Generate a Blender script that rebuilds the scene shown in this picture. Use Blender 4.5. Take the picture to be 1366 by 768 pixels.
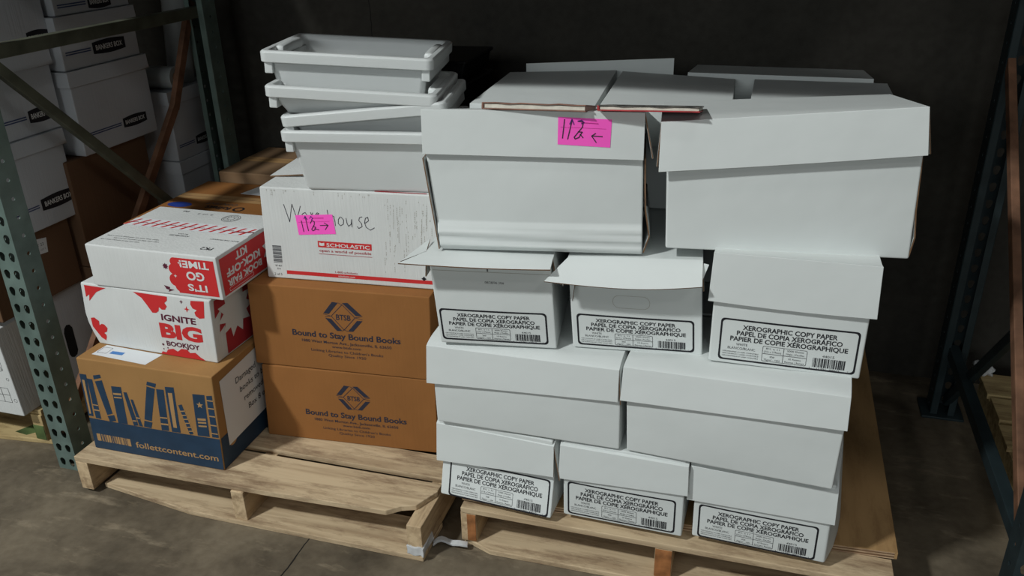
import bpy, bmesh, math, random
from mathutils import Vector, Matrix, geometry
random.seed(7)
sc = bpy.context.scene
for o in list(bpy.data.objects): bpy.data.objects.remove(o)
C = sc.collection
S = 0.01                                   # all numbers below are centimetres
sin, cos, pi, rad = math.sin, math.cos, math.pi, math.radians

# ---------------------------------------------------------------- camera, light, exposure
cam = bpy.data.cameras.new('camera'); cam.sensor_width = 36; cam.lens = 1122.5/1366*36
cam.clip_start = .05; cam.clip_end = 100
co = bpy.data.objects.new('camera', cam); C.objects.link(co)
yaw, pit, rol = rad(17.3), rad(24.678), rad(-1.41)
fw = Vector((-sin(yaw)*cos(pit), cos(yaw)*cos(pit), -sin(pit)))
rt = Vector((cos(yaw), sin(yaw), 0)); up = rt.cross(fw)
rt, up = rt*cos(rol)+up*sin(rol), -rt*sin(rol)+up*cos(rol)
co.matrix_world = Matrix.Translation((1.857, -1.558, 1.489)) @ Matrix((rt, up, -fw)).transposed().to_4x4()
sc.camera = co

def area(name, loc, target, power, sx, sy, col):
    l = bpy.data.lights.new(name, 'AREA'); l.energy = power; l.shape = 'RECTANGLE'; l.size = sx; l.size_y = sy; l.color = col
    o = bpy.data.objects.new(name, l); C.objects.link(o); o.location = loc
    o.rotation_euler = (Vector(target)-Vector(loc)).to_track_quat('-Z', 'Y').to_euler()
    return o
area('aisle_lamp', (-1.3, -3.2, 4.7), (1.2, 0.2, 0.6), 232, .36, .24, (.96, 1.0, .985))
area('overhead_lamp', (2.3, -.85, 4.6), (2.2, -.2, 0), 13, 1.2, .3, (1.0, 1.0, .97))
area('right_aisle_lamp', (4.6, -3.7, 4.8), (1.4, .2, .3), 15, .6, .3, (1.0, .99, .96))
area('low_front_fill', (.2, -14.0, 4.6), (1.0, 0, .6), 430, 10, 2.2, (.92, .99, 1.0))  # added fill, stands in for low light bouncing in from the aisle
w = bpy.data.worlds.new('World'); sc.world = w; w.use_nodes = True
w.node_tree.nodes['Background'].inputs[0].default_value = (.9, .95, 1, 1)
w.node_tree.nodes['Background'].inputs[1].default_value = .04
vs = sc.view_settings; vs.view_transform = 'Standard'; vs.look = 'None'; vs.gamma = 1; vs.exposure = 0.0; vs.use_curve_mapping = False

# ---------------------------------------------------------------- materials
def nodes_mat(name):
    m = bpy.data.materials.new(name); m.use_nodes = True
    nt = m.node_tree; return m, nt, nt.nodes['Principled BSDF']
def plain(name, col, rough=.6, metal=0, var=0, scale=6, spec=.3):
    m, nt, b = nodes_mat(name)
    b.inputs['Roughness'].default_value = rough; b.inputs['Metallic'].default_value = metal
    b.inputs['Specular IOR Level'].default_value = spec
    b.inputs['Base Color'].default_value = (*col, 1)
    if var:
        tc = nt.nodes.new('ShaderNodeTexCoord'); n = nt.nodes.new('ShaderNodeTexNoise'); n.inputs['Scale'].default_value = scale; n.inputs['Detail'].default_value = 6
        r = nt.nodes.new('ShaderNodeValToRGB'); r.color_ramp.elements[0].position = .3; r.color_ramp.elements[1].position = .7
        r.color_ramp.elements[0].color = (*[c*(1-var) for c in col], 1); r.color_ramp.elements[1].color = (*[min(1, c*(1+var*.6)) for c in col], 1)
        nt.links.new(tc.outputs['Object'], n.inputs['Vector']); nt.links.new(n.outputs['Fac'], r.inputs['Fac']); nt.links.new(r.outputs['Color'], b.inputs['Base Color'])
    return m
def card(name, col, var=.07, rough=.65, flute=.25, spec=.08):
    """corrugated board: blotchy colour, faint vertical fluting in the bump"""
    m, nt, b = nodes_mat(name); N = nt.nodes.new; L = nt.links.new
    tc = N('ShaderNodeTexCoord'); oi = N('ShaderNodeObjectInfo')
    add = N('ShaderNodeVectorMath'); add.operation = 'ADD'; L(tc.outputs['Object'], add.inputs[0])
    sc_ = N('ShaderNodeVectorMath'); sc_.operation = 'SCALE'; sc_.inputs[0].default_value = (9, 5, 7); L(oi.outputs['Random'], sc_.inputs['Scale']); L(sc_.outputs[0], add.inputs[1])
    n = N('ShaderNodeTexNoise'); n.inputs['Scale'].default_value = 5; n.inputs['Detail'].default_value = 5; L(add.outputs[0], n.inputs['Vector'])
    r = N('ShaderNodeValToRGB'); r.color_ramp.elements[0].position = .32; r.color_ramp.elements[1].position = .68
    r.color_ramp.elements[0].color = (*[c*(1-var) for c in col], 1); r.color_ramp.elements[1].color = (*[c*(1+var*.5) for c in col], 1)
    L(n.outputs['Fac'], r.inputs['Fac']); L(r.outputs['Color'], b.inputs['Base Color'])
    b.inputs['Roughness'].default_value = rough; b.inputs['Specular IOR Level'].default_value = spec
    mp = N('ShaderNodeMapping'); mp.inputs['Scale'].default_value = (150, 150, 4); L(add.outputs[0], mp.inputs['Vector'])
    n2 = N('ShaderNodeTexNoise'); n2.inputs['Scale'].default_value = 1; n2.inputs['Detail'].default_value = 2; L(mp.outputs[0], n2.inputs['Vector'])
    n3 = N('ShaderNodeTexNoise'); n3.inputs['Scale'].default_value = 9; n3.inputs['Detail'].default_value = 3; L(add.outputs[0], n3.inputs['Vector'])
    mx = N('ShaderNodeMath'); mx.operation = 'MULTIPLY_ADD'; mx.inputs[1].default_value = flute; L(n2.outputs['Fac'], mx.inputs[0]); L(n3.outputs['Fac'], mx.inputs[2])
    bp = N('ShaderNodeBump'); bp.inputs['Strength'].default_value = .12; bp.inputs['Distance'].default_value = .02; L(mx.outputs[0], bp.inputs['Height']); L(bp.outputs[0], b.inputs['Normal'])
    return m
def wood(name, dark, light, axis='X', rough=.7, stain=.8):
    m, nt, b = nodes_mat(name); N = nt.nodes.new; L = nt.links.new
    tc = N('ShaderNodeTexCoord'); oi = N('ShaderNodeObjectInfo')
    sc_ = N('ShaderNodeVectorMath'); sc_.operation = 'SCALE'; sc_.inputs[0].default_value = (13, 7, 11); L(oi.outputs['Random'], sc_.inputs['Scale'])
    add = N('ShaderNodeVectorMath'); add.operation = 'ADD'; L(tc.outputs['Object'], add.inputs[0]); L(sc_.outputs[0], add.inputs[1])
    mp = N('ShaderNodeMapping'); mp.inputs['Scale'].default_value = {'X': (2.2, 26, 26), 'Y': (26, 2.2, 26)}[axis]; L(add.outputs[0], mp.inputs['Vector'])
    n = N('ShaderNodeTexNoise'); n.inputs['Scale'].default_value = 1.6; n.inputs['Detail'].default_value = 7; n.inputs['Distortion'].default_value = .8; L(mp.outputs[0], n.inputs['Vector'])
    r = N('ShaderNodeValToRGB'); e = r.color_ramp.elements
    e[0].position = .25; e[0].color = (*dark, 1); e[1].position = .6; e[1].color = (*light, 1)
    L(n.outputs['Fac'], r.inputs['Fac'])
    mp2 = N('ShaderNodeMapping'); mp2.inputs['Scale'].default_value = {'X': (3, 13, 13), 'Y': (13, 3, 13)}[axis]; L(add.outputs[0], mp2.inputs['Vector'])
    n2 = N('ShaderNodeTexNoise'); n2.inputs['Scale'].default_value = 1.2; n2.inputs['Detail'].default_value = 10; n2.inputs['Roughness'].default_value = .78; L(mp2.outputs[0], n2.inputs['Vector'])
    r2 = N('ShaderNodeValToRGB'); r2.color_ramp.elements[0].position = .36; r2.color_ramp.elements[1].position = .5
    r2.color_ramp.elements[0].color = (.42, .36, .34, 1); r2.color_ramp.elements[1].color = (1, 1, 1, 1); L(n2.outputs['Fac'], r2.inputs['Fac'])
    mx = N('ShaderNodeMixRGB'); mx.blend_type = 'MULTIPLY'; mx.inputs['Fac'].default_value = stain; L(r.outputs['Color'], mx.inputs[1]); L(r2.outputs['Color'], mx.inputs[2])
    L(mx.outputs[0], b.inputs['Base Color']); b.inputs['Roughness'].default_value = rough; b.inputs['Specular IOR Level'].default_value = .2
    bp = N('ShaderNodeBump'); bp.inputs['Strength'].default_value = .25; bp.inputs['Distance'].default_value = .004; L(n.outputs['Fac'], bp.inputs['Height']); L(bp.outputs[0], b.inputs['Normal'])
    return m
def concrete(name, c1, c2, c3, joint=None, rough=.6, scuff=.35):
    m, nt, b = nodes_mat(name); N = nt.nodes.new; L = nt.links.new
    tc = N('ShaderNodeTexCoord')
    n = N('ShaderNodeTexNoise'); n.inputs['Scale'].default_value = 2.3; n.inputs['Detail'].default_value = 9; n.inputs['Roughness'].default_value = .62; n.inputs['Distortion'].default_value = .4; L(tc.outputs['Object'], n.inputs['Vector'])
    r = N('ShaderNodeValToRGB'); e = r.color_ramp.elements; e[0].position = .36; e[0].color = (*c1, 1); e[1].position = .64; e[1].color = (*c3, 1)
    k = e.new(.5); k.color = (*c2, 1); L(n.outputs['Fac'], r.inputs['Fac'])
    mp = N('ShaderNodeMapping'); mp.inputs['Rotation'].default_value = (0, 0, .9); mp.inputs['Scale'].default_value = (3.2, 11, 3); L(tc.outputs['Object'], mp.inputs['Vector'])
    n2 = N('ShaderNodeTexNoise'); n2.inputs['Scale'].default_value = 1.3; n2.inputs['Detail'].default_value = 10; n2.inputs['Roughness'].default_value = .68; L(mp.outputs[0], n2.inputs['Vector'])
    r2 = N('ShaderNodeValToRGB'); r2.color_ramp.elements[0].position = .56; r2.color_ramp.elements[1].position = .7; L(n2.outputs['Fac'], r2.inputs['Fac'])
    f = N('ShaderNodeMath'); f.operation = 'MULTIPLY'; f.inputs[1].default_value = scuff; L(r2.outputs['Color'], f.inputs[0])
    mx = N('ShaderNodeMixRGB'); mx.inputs[2].default_value = (*[min(1, c*2.1) for c in c3], 1); L(f.outputs[0], mx.inputs['Fac']); L(r.outputs['Color'], mx.inputs[1])
    n4 = N('ShaderNodeTexNoise'); n4.inputs['Scale'].default_value = 38; n4.inputs['Detail'].default_value = 6; L(tc.outputs['Object'], n4.inputs['Vector'])
    r4 = N('ShaderNodeValToRGB'); r4.color_ramp.elements[0].position = .3; r4.color_ramp.elements[0].color = (.72, .7, .68, 1); r4.color_ramp.elements[1].position = .62; L(n4.outputs['Fac'], r4.inputs['Fac'])
    m4 = N('ShaderNodeMixRGB'); m4.blend_type = 'MULTIPLY'; m4.inputs['Fac'].default_value = .7; L(mx.outputs[0], m4.inputs[1]); L(r4.outputs['Color'], m4.inputs[2])
    out = m4.outputs[0]
    if joint is not None:                                    # saw-cut control joint along y
        sp = N('ShaderNodeSeparateXYZ'); L(tc.outputs['Object'], sp.inputs[0])
        wob = N('ShaderNodeTexNoise'); wob.inputs['Scale'].default_value = 14; L(tc.outputs['Object'], wob.inputs['Vector'])
        a = N('ShaderNodeMath'); a.operation = 'MULTIPLY_ADD'; a.inputs[1].default_value = .016; L(wob.outputs['Fac'], a.inputs[0]); L(sp.outputs['X'], a.inputs[2])
        s = N('ShaderNodeMath'); s.operation = 'SUBTRACT'; s.inputs[1].default_value = joint+.008; L(a.outputs[0], s.inputs[0])
        ab = N('ShaderNodeMath'); ab.operation = 'ABSOLUTE'; L(s.outputs[0], ab.inputs[0])
        lt = N('ShaderNodeMath'); lt.operation = 'LESS_THAN'; lt.inputs[1].default_value = .0019; L(ab.outputs[0], lt.inputs[0])
        mj = N('ShaderNodeMixRGB'); mj.inputs[2].default_value = (.012, .011, .01, 1); L(lt.outputs[0], mj.inputs['Fac']); L(out, mj.inputs[1]); out = mj.outputs[0]
    L(out, b.inputs['Base Color']); b.inputs['Roughness'].default_value = rough; b.inputs['Specular IOR Level'].default_value = .3
    bp = N('ShaderNodeBump'); bp.inputs['Strength'].default_value = .15; bp.inputs['Distance'].default_value = .006; L(n4.outputs['Fac'], bp.inputs['Height']); L(bp.outputs[0], b.inputs['Normal'])
    return m

M = {}
M['white'] = card('white_cardboard', (.65, .68, .67), .03, flute=.03)
M['whitelid'] = M['white']
M['shipwhite'] = card('white_shipping_cardboard', (.62, .63, .62), .06, flute=.7)
M['bank'] = card('file_box_cardboard', (.48, .50, .53), .05, rough=.4)
M['kraft'] = card('kraft_cardboard', (.285, .123, .040), .1)
M['kraft2'] = card('orange_kraft_cardboard', (.35, .19, .072), .1)
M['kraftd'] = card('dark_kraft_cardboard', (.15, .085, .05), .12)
M['pale'] = card('pale_kraft_cardboard', (.24, .15, .085), .1)
M['edge'] = plain('raw_board_edge', (.17, .095, .05), .8, var=.3, scale=40)
M['tub'] = None
M['wood'] = wood('pallet_wood_across', (.36, .255, .155), (.60, .465, .30), 'X')
M['woody'] = wood('pallet_wood_deep', (.36, .25, .145), (.60, .45, .28), 'Y')
M['oldwood'] = wood('old_pallet_wood', (.30, .21, .10), (.50, .38, .19), 'X')
M['ply'] = wood('plywood_face', (.33, .195, .085), (.40, .245, .11), 'Y', stain=.35)
M['plyedge'] = wood('plywood_edge', (.26, .15, .09), (.62, .46, .30), 'X')
M['orange'] = plain('rusty_orange_paint', (.36, .145, .05), .7, var=.6, scale=25)
M['green'] = plain('green_rack_paint', (.135, .19, .17), .42, .15, var=.3, scale=14, spec=.4)
M['teal'] = plain('dark_blue_rack_paint', (.02, .032, .036), .5, .1, var=.3, scale=14)
M['olive'] = plain('olive_brace_paint', (.10, .105, .075), .5, .2, var=.35, scale=16)
M['rust'] = plain('rusted_brace_steel', (.19, .095, .055), .7, .2, var=.45, scale=20)
M['deck'] = plain('grey_deck_steel', (.06, .06, .06), .6)
M['beam'] = plain('orange_beam_paint', (.45, .13, .03), .5, var=.2)
M['floor'] = concrete('concrete_floor', (.070, .057, .040), (.132, .107, .075), (.195, .160, .112), joint=.83, scuff=.55)
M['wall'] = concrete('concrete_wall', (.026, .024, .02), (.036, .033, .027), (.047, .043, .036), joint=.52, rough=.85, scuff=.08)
M['black'] = plain('black_ink', (.012, .012, .016), .6)
M['navy'] = plain('navy_ink', (.022, .024, .042), .6)
M['blue'] = plain('blue_print', (.018, .044, .085), .6, var=.15, scale=20)
M['red'] = plain('red_print', (.56, .028, .03), .55)
M['dred'] = plain('dark_red_print', (.36, .025, .035), .55)
M['plum'] = plain('plum_print', (.10, .015, .035), .55)
M['ink'] = plain('grey_ink', (.07, .07, .075), .6)
M['pen'] = plain('marker_ink', (.03, .028, .04), .6)
M['pink'] = plain('fluorescent_pink_paper', (1.0, .11, .58), .6)
M['pinkl'] = plain('pink_rule', (.5, .02, .24), .6)
M['violet'] = plain('violet_ink', (.09, .02, .2), .6)
M['paper'] = plain('white_paper', (.68, .70, .72), .6)
M['blank'] = plain('white_print', (.66, .67, .66), .6)
M['kraftp'] = plain('bare_kraft_print', (.40, .235, .10), .6)
M['oval'] = plain('blue_oval_print', (.02, .05, .28), .5)
M['dirt'] = plain('dirt_streak', (.36, .34, .30), .8)
M['blackplastic'] = plain('black_plastic', (.005, .005, .006), .45)
M['wrap'] = plain('white_plastic_wrap', (.55, .56, .57), .3, var=.15, scale=40)
M['roll'] = plain('grey_film_roll', (.34, .36, .36), .3, var=.2, scale=8)
M['covered'] = plain('red_book_cover', (.40, .035, .04), .45, var=.4, scale=30)
M['coverb'] = plain('brown_book_cover', (.24, .12, .085), .45, var=.5, scale=18)
M['coverg'] = plain('mottled_dust_jacket', (.09, .085, .075), .4, var=.9, scale=60)
M['pages'] = plain('page_block', (.62, .58, .50), .8, var=.12, scale=90)
M['dark'] = plain('painted_hole_shade', (.01, .01, .01), .9)
M['blu2'] = plain('blue_stripe', (.05, .07, .16), .6)
M['greenpaint'] = plain('green_pallet_paint', (.10, .15, .05), .7, var=.6, scale=12)
M['tapeblue'] = plain('blue_label_print', (.06, .20, .50), .5)
mt, nt, b_ = nodes_mat('milky_plastic')
b_.inputs['Base Color'].default_value = (.60, .62, .615, 1); b_.inputs['Roughness'].default_value = .36
b_.inputs['Subsurface Weight'].default_value = .35; b_.inputs['Subsurface Radius'].default_value = (.02, .02, .02); b_.inputs['Subsurface Scale'].default_value = .5
M['tub'] = mt

# ---------------------------------------------------------------- mesh helpers
def mk(name, verts, faces, mats, parent=None, midx=None, smooth=True, mods=(), doubles=False):
    me = bpy.data.meshes.new(name)
    me.from_pydata([(x*S, y*S, z*S) for x, y, z in verts], [], faces)
    for m in (mats if isinstance(mats, (list, tuple)) else [mats]): me.materials.append(M[m] if isinstance(m, str) else m)
    if midx: me.polygons.foreach_set('material_index', midx)
    if doubles:
        bm = bmesh.new(); bm.from_mesh(me); bmesh.ops.remove_doubles(bm, verts=bm.verts, dist=.0006); bmesh.ops.recalc_face_normals(bm, faces=bm.faces); bm.to_mesh(me); bm.free()
    me.polygons.foreach_set('use_smooth', [smooth]*len(me.polygons)); me.update()
    o = bpy.data.objects.new(name, me); C.objects.link(o)
    if parent: o.parent = parent
    for k in mods:
        if k == 'wn':
            d = o.modifiers.new('wn', 'WEIGHTED_NORMAL'); d.keep_sharp = True
        elif k[0] == 'solid':
            d = o.modifiers.new('s', 'SOLIDIFY'); d.thickness = k[1]*S; d.offset = k[2]; d.use_even_offset = True
            if k[3]: d.material_offset_rim = 1
        elif k[0] == 'bevel':
            d = o.modifiers.new('b', 'BEVEL'); d.width = k[1]*S; d.segments = 2; d.limit_method = 'ANGLE'; d.angle_limit = rad(35)
    return o
def thing(name, label, cat, u, v, z, yw=0, group=None):
    o = bpy.data.objects.new(name, None); C.objects.link(o); o.empty_display_size = .05
    o.location = (u*S, v*S, z*S); o.rotation_euler = (0, 0, rad(yw)); o['label'] = label; o['category'] = cat
    if group: o['group'] = group
    return o
def tag(o, label, cat, group=None):
    o['label'] = label; o['category'] = cat
    if group: o['group'] = group
    return o
def struct(o): o['kind'] = 'structure'; return o

def cuts(L, n, r):
    a = [0, .3*r, r]; b = [L-r, L-.3*r, L]
    return a + [r+(L-2*r)*i/n for i in range(1, n)] + b
def softbox(w, d, h, r, nx=6, ny=3, nz=5, f=None, x0=0, y0=0, z0=0):
    X, Y, Z = cuts(w, nx, r), cuts(d, ny, r), cuts(h, nz, r)
    idx, V, F = {}, [], []
    def vid(i, j, k):
        key = (i, j, k)
        if key not in idx:
            p = Vector((X[i], Y[j], Z[k])); q = Vector((min(max(p.x, r), w-r), min(max(p.y, r), d-r), min(max(p.z, r), h-r)))
            e = p-q
            if e.length > 1e-6: p = q + e.normalized()*r
            x, y, z = p.x+x0, p.y+y0, p.z+z0
            idx[key] = len(V); V.append(f(x, y, z) if f else (x, y, z))
        return idx[key]
    a, b, c = len(X)-1, len(Y)-1, len(Z)-1
    for i in range(a):
        for k in range(c):
            F.append((vid(i, 0, k), vid(i+1, 0, k), vid(i+1, 0, k+1), vid(i, 0, k+1)))
            F.append((vid(i+1, b, k), vid(i, b, k), vid(i, b, k+1), vid(i+1, b, k+1)))
    for j in range(b):
        for k in range(c):
            F.append((vid(0, j+1, k), vid(0, j, k), vid(0, j, k+1), vid(0, j+1, k+1)))
            F.append((vid(a, j, k), vid(a, j+1, k), vid(a, j+1, k+1), vid(a, j, k+1)))
    for i in range(a):
        for j in range(b):
            F.append((vid(i, j, c), vid(i+1, j, c), vid(i+1, j+1, c), vid(i, j+1, c)))
            F.append((vid(i, j+1, 0), vid(i+1, j+1, 0), vid(i+1, j, 0), vid(i, j, 0)))
    return V, F
def bar_mesh(name, p, q, wd, th, mat, parent, r=.3):
    """square tube from p to q (cm, parent space)"""
    p, q = Vector(p), Vector(q); d = q-p; L = d.length
    V, F = softbox(L, wd, th, r, 1, 1, 1, y0=-wd/2, z0=-th/2)
    o = mk(name, V, F, mat, parent, mods=('wn',))
    o.location = p*S; o.rotation_euler = d.to_track_quat('X', 'Z').to_euler()
    return o

# ---------------------------------------------------------------- printed ink on a surface
_tc = {}
def text_geo(s, bold):
    k = (s, bold)
    if k not in _tc:
        cu = bpy.data.curves.new('t', 'FONT'); cu.body = s; cu.size = 1; cu.offset = bold; cu.resolution_u = 3; cu.fill_mode = 'FRONT'
        ob = bpy.data.objects.new('t', cu); C.objects.link(ob)
        bpy.context.view_layer.update()
        me = bpy.data.meshes.new_from_object(ob.evaluated_get(bpy.context.evaluated_depsgraph_get()))
        _tc[k] = ([(v.co.x, v.co.y) for v in me.vertices], [tuple(p.vertices) for p in me.polygons])
        bpy.data.objects.remove(ob); bpy.data.curves.remove(cu); bpy.data.meshes.remove(me)
    return _tc[k]
class Ink:
    def __init__(s, surf): s.surf = surf; s.V = []; s.F = []; s.I = []; s.mats = []
    def add(s, pts, faces, mat, layer=0):
        n = len(s.V); e = .045+.03*layer
        s.V += [s.surf(a, b, e) for a, b in pts]
        if mat not in s.mats: s.mats.append(mat)
        for f in faces: s.F.append(tuple(n+i for i in f)); s.I.append(s.mats.index(mat))
    def quad(s, p, mat, layer=0, n=8, m=3):
        bl, br, tr, tl = p; P = []; F = []
        for j in range(m+1):
            for i in range(n+1):
                a, b = i/n, j/m
                P.append(tuple((bl[k]*(1-a)+br[k]*a)*(1-b)+(tl[k]*(1-a)+tr[k]*a)*b for k in (0, 1)))
        for j in range(m):
            for i in range(n):
                q = j*(n+1)+i; F.append((q, q+1, q+n+2, q+n+1))
        s.add(P, F, mat, layer)
    def rect(s, x0, z0, x1, z1, mat, layer=0, n=8, m=3): s.quad([(x0, z0), (x1, z0), (x1, z1), (x0, z1)], mat, layer, n, m)
    def poly(s, pts, mat, layer=0):
        t = geometry.tessellate_polygon([[Vector((a, b, 0)) for a, b in pts]])
        F = []
        for f in t:
            A, B, D = [pts[i] for i in f]
            F.append(tuple(f) if (B[0]-A[0])*(D[1]-A[1])-(B[1]-A[1])*(D[0]-A[0]) > 0 else tuple(reversed(f)))
        s.add(pts, F, mat, layer)
    def stroke(s, pts, w, mat, layer=0):
        for (a, b), (c, d) in zip(pts, pts[1:]):
            L = math.hypot(c-a, d-b) or 1; dx, dz = (c-a)/L, (d-b)/L; nx, nz = -dz*w/2, dx*w/2; ex, ez = dx*w*.3, dz*w*.3
            s.add([(a-ex-nx, b-ez-nz), (c+ex-nx, d+ez-nz), (c+ex+nx, d+ez+nz), (a-ex+nx, b-ez+nz)], [(0, 1, 2, 3)], mat, layer)
    def frame(s, x0, z0, x1, z1, t, r, mat, layer=0):
        def loop(e):
            P = []; rr = max(r-e, .05)
            for cx, cz, a0 in ((x1-r, z0+r, -90), (x1-r, z1-r, 0), (x0+r, z1-r, 90), (x0+r, z0+r, 180)):
                for k in range(5): P.append((cx+rr*cos(rad(a0+k*22.5)), cz+rr*sin(rad(a0+k*22.5))))
            Q = []
            for i, p in enumerate(P):
                q = P[(i+1) % len(P)]; Q.append(p)
                n = int(math.hypot(q[0]-p[0], q[1]-p[1])//2.5)
                for k in range(1, n+1): Q.append((p[0]+(q[0]-p[0])*k/(n+1), p[1]+(q[1]-p[1])*k/(n+1)))
            return Q
        A = loop(0); n = len(A); cx, cz = (x0+x1)/2, (z0+z1)/2
        fx, fz = 1-2*t/(x1-x0), 1-2*t/(z1-z0); Bp = [(cx+(a-cx)*fx, cz+(b-cz)*fz) for a, b in A]
        s.add(A+Bp, [(i, (i+1) % n, n+(i+1) % n, n+i) for i in range(n)], mat, layer)
    def disc(s, x, z, r, mat, layer=0, rz=None, n=20):
        rz = rz or r
        s.add([(x+r*cos(2*pi*i/n), z+rz*sin(2*pi*i/n)) for i in range(n)], [tuple(range(n))], mat, layer)
    def ring(s, x, z, r, t, mat, layer=0, n=24, k=1.0):
        P = [(x+r*cos(2*pi*i/n), z+k*r*sin(2*pi*i/n)) for i in range(n)]+[(x+(r-t)*cos(2*pi*i/n), z+k*(r-t)*sin(2*pi*i/n)) for i in range(n)]
        s.add(P, [(i, (i+1) % n, n+(i+1) % n, n+i) for i in range(n)], mat, layer)
    def star(s, x, z, r, mat, layer=0, n=4, k=.35, a0=0):
        P = [(x+(r if i % 2 == 0 else r*k)*cos(a0+pi*i/n+pi/2), z+(r if i % 2 == 0 else r*k)*sin(a0+pi*i/n+pi/2)) for i in range(2*n)]
        s.add([(x, z)]+P, [(0, 1+i, 1+(i+1) % (2*n)) for i in range(2*n)], mat, layer)
    def text(s, t, x, z, h, mat, W=None, bold=0.0, al='C', rot=0, layer=0, slope=0):
        """h: cap height in cm; W: fitted width; (x, z): baseline anchor; rot in degrees"""
        P, F = text_geo(t, bold)
        x0 = min(p[0] for p in P); x1 = max(p[0] for p in P); k = h/.73; kx = W/(x1-x0) if W else k
        ox = {'L': x0, 'C': (x0+x1)/2, 'R': x1}[al]; c_, s_ = cos(rad(rot)), sin(rad(rot)); Q = []
        for a, b in P:
            a, b = (a-ox)*kx, b*k; b += slope*a; Q.append((x+a*c_-b*s_, z+a*s_+b*c_))
        s.add(Q, F, mat, layer)
    def barcode(s, x0, z0, x1, z1, mat, n=26, layer=0, seed=3):
        R = random.Random(seed); x = x0; u = (x1-x0)/(n*3.2)
        while x < x1-u:
            b = u*R.choice((1, 1, 2, 3)); s.rect(x, z0, min(x+b, x1), z1, mat, layer, 1, 1); x += b+u*R.choice((1, 1, 2))
    def build(s, name, parent): return mk(name, s.V, s.F, s.mats, parent, s.I, smooth=False)

# ---------------------------------------------------------------- cartons
class Carton: pass
def carton(name, label, cat, u, v, z, yw, w, d, h, mat, group=None, tl=(0, None), tr=(0, None), bulge=.25, rbulge=0, r=.45, fn=None, body='carton_body', nx=6, nz=6, ny=3):
    c = Carton(); c.w, c.d, c.h = w, d, h
    hl, hr = tl[1] or h, tr[1] or h
    c.root = thing(name, label, cat, u, v, z, yw, group)
    def f(x, y, zz):
        s, t = x/w, zz/h; q = min(max(s, 0), 1); p = min(max(t, 0), 1)
        X = x+t*((1-s)*tl[0]+s*tr[0]); Z = zz*((1-s)*hl+s*hr)/h; Y = y
        k = max(0, 1-y/(d*.5)); Y -= k*bulge*sin(pi*q)*sin(pi*p)
        if rbulge: X += rbulge*max(0, (s-.7)/.3)*sin(pi*min(max(y/d, 0), 1))**.7*(1-.6*p)
        if fn: X, Y, Z = fn(X, Y, Z)
        return (X, Y, Z)
    c.f = f
    V, F = softbox(w, d, h, r, nx, ny, nz, f)
    c.body = mk(body, V, F, mat, c.root, mods=('wn',))
    c.front = lambda a, b, e: f(a, -e, b)
    c.right = lambda a, b, e: f(w+e, a, b)
    c.top = lambda a, b, e: f(a, b, h+e)
    return c
def tape_seam(c, mat, wid=5, name='packing_tape', y=None):
    k = Ink(c.top); y = c.d/2 if y is None else y
    k.rect(.3, y-wid/2, c.w-.3, y+wid/2, mat, 0, 10, 1); k.rect(.3, y-.12, c.w-.3, y+.12, 'edge', 1, 10, 1)
    return k.build(name, c.body)
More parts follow.
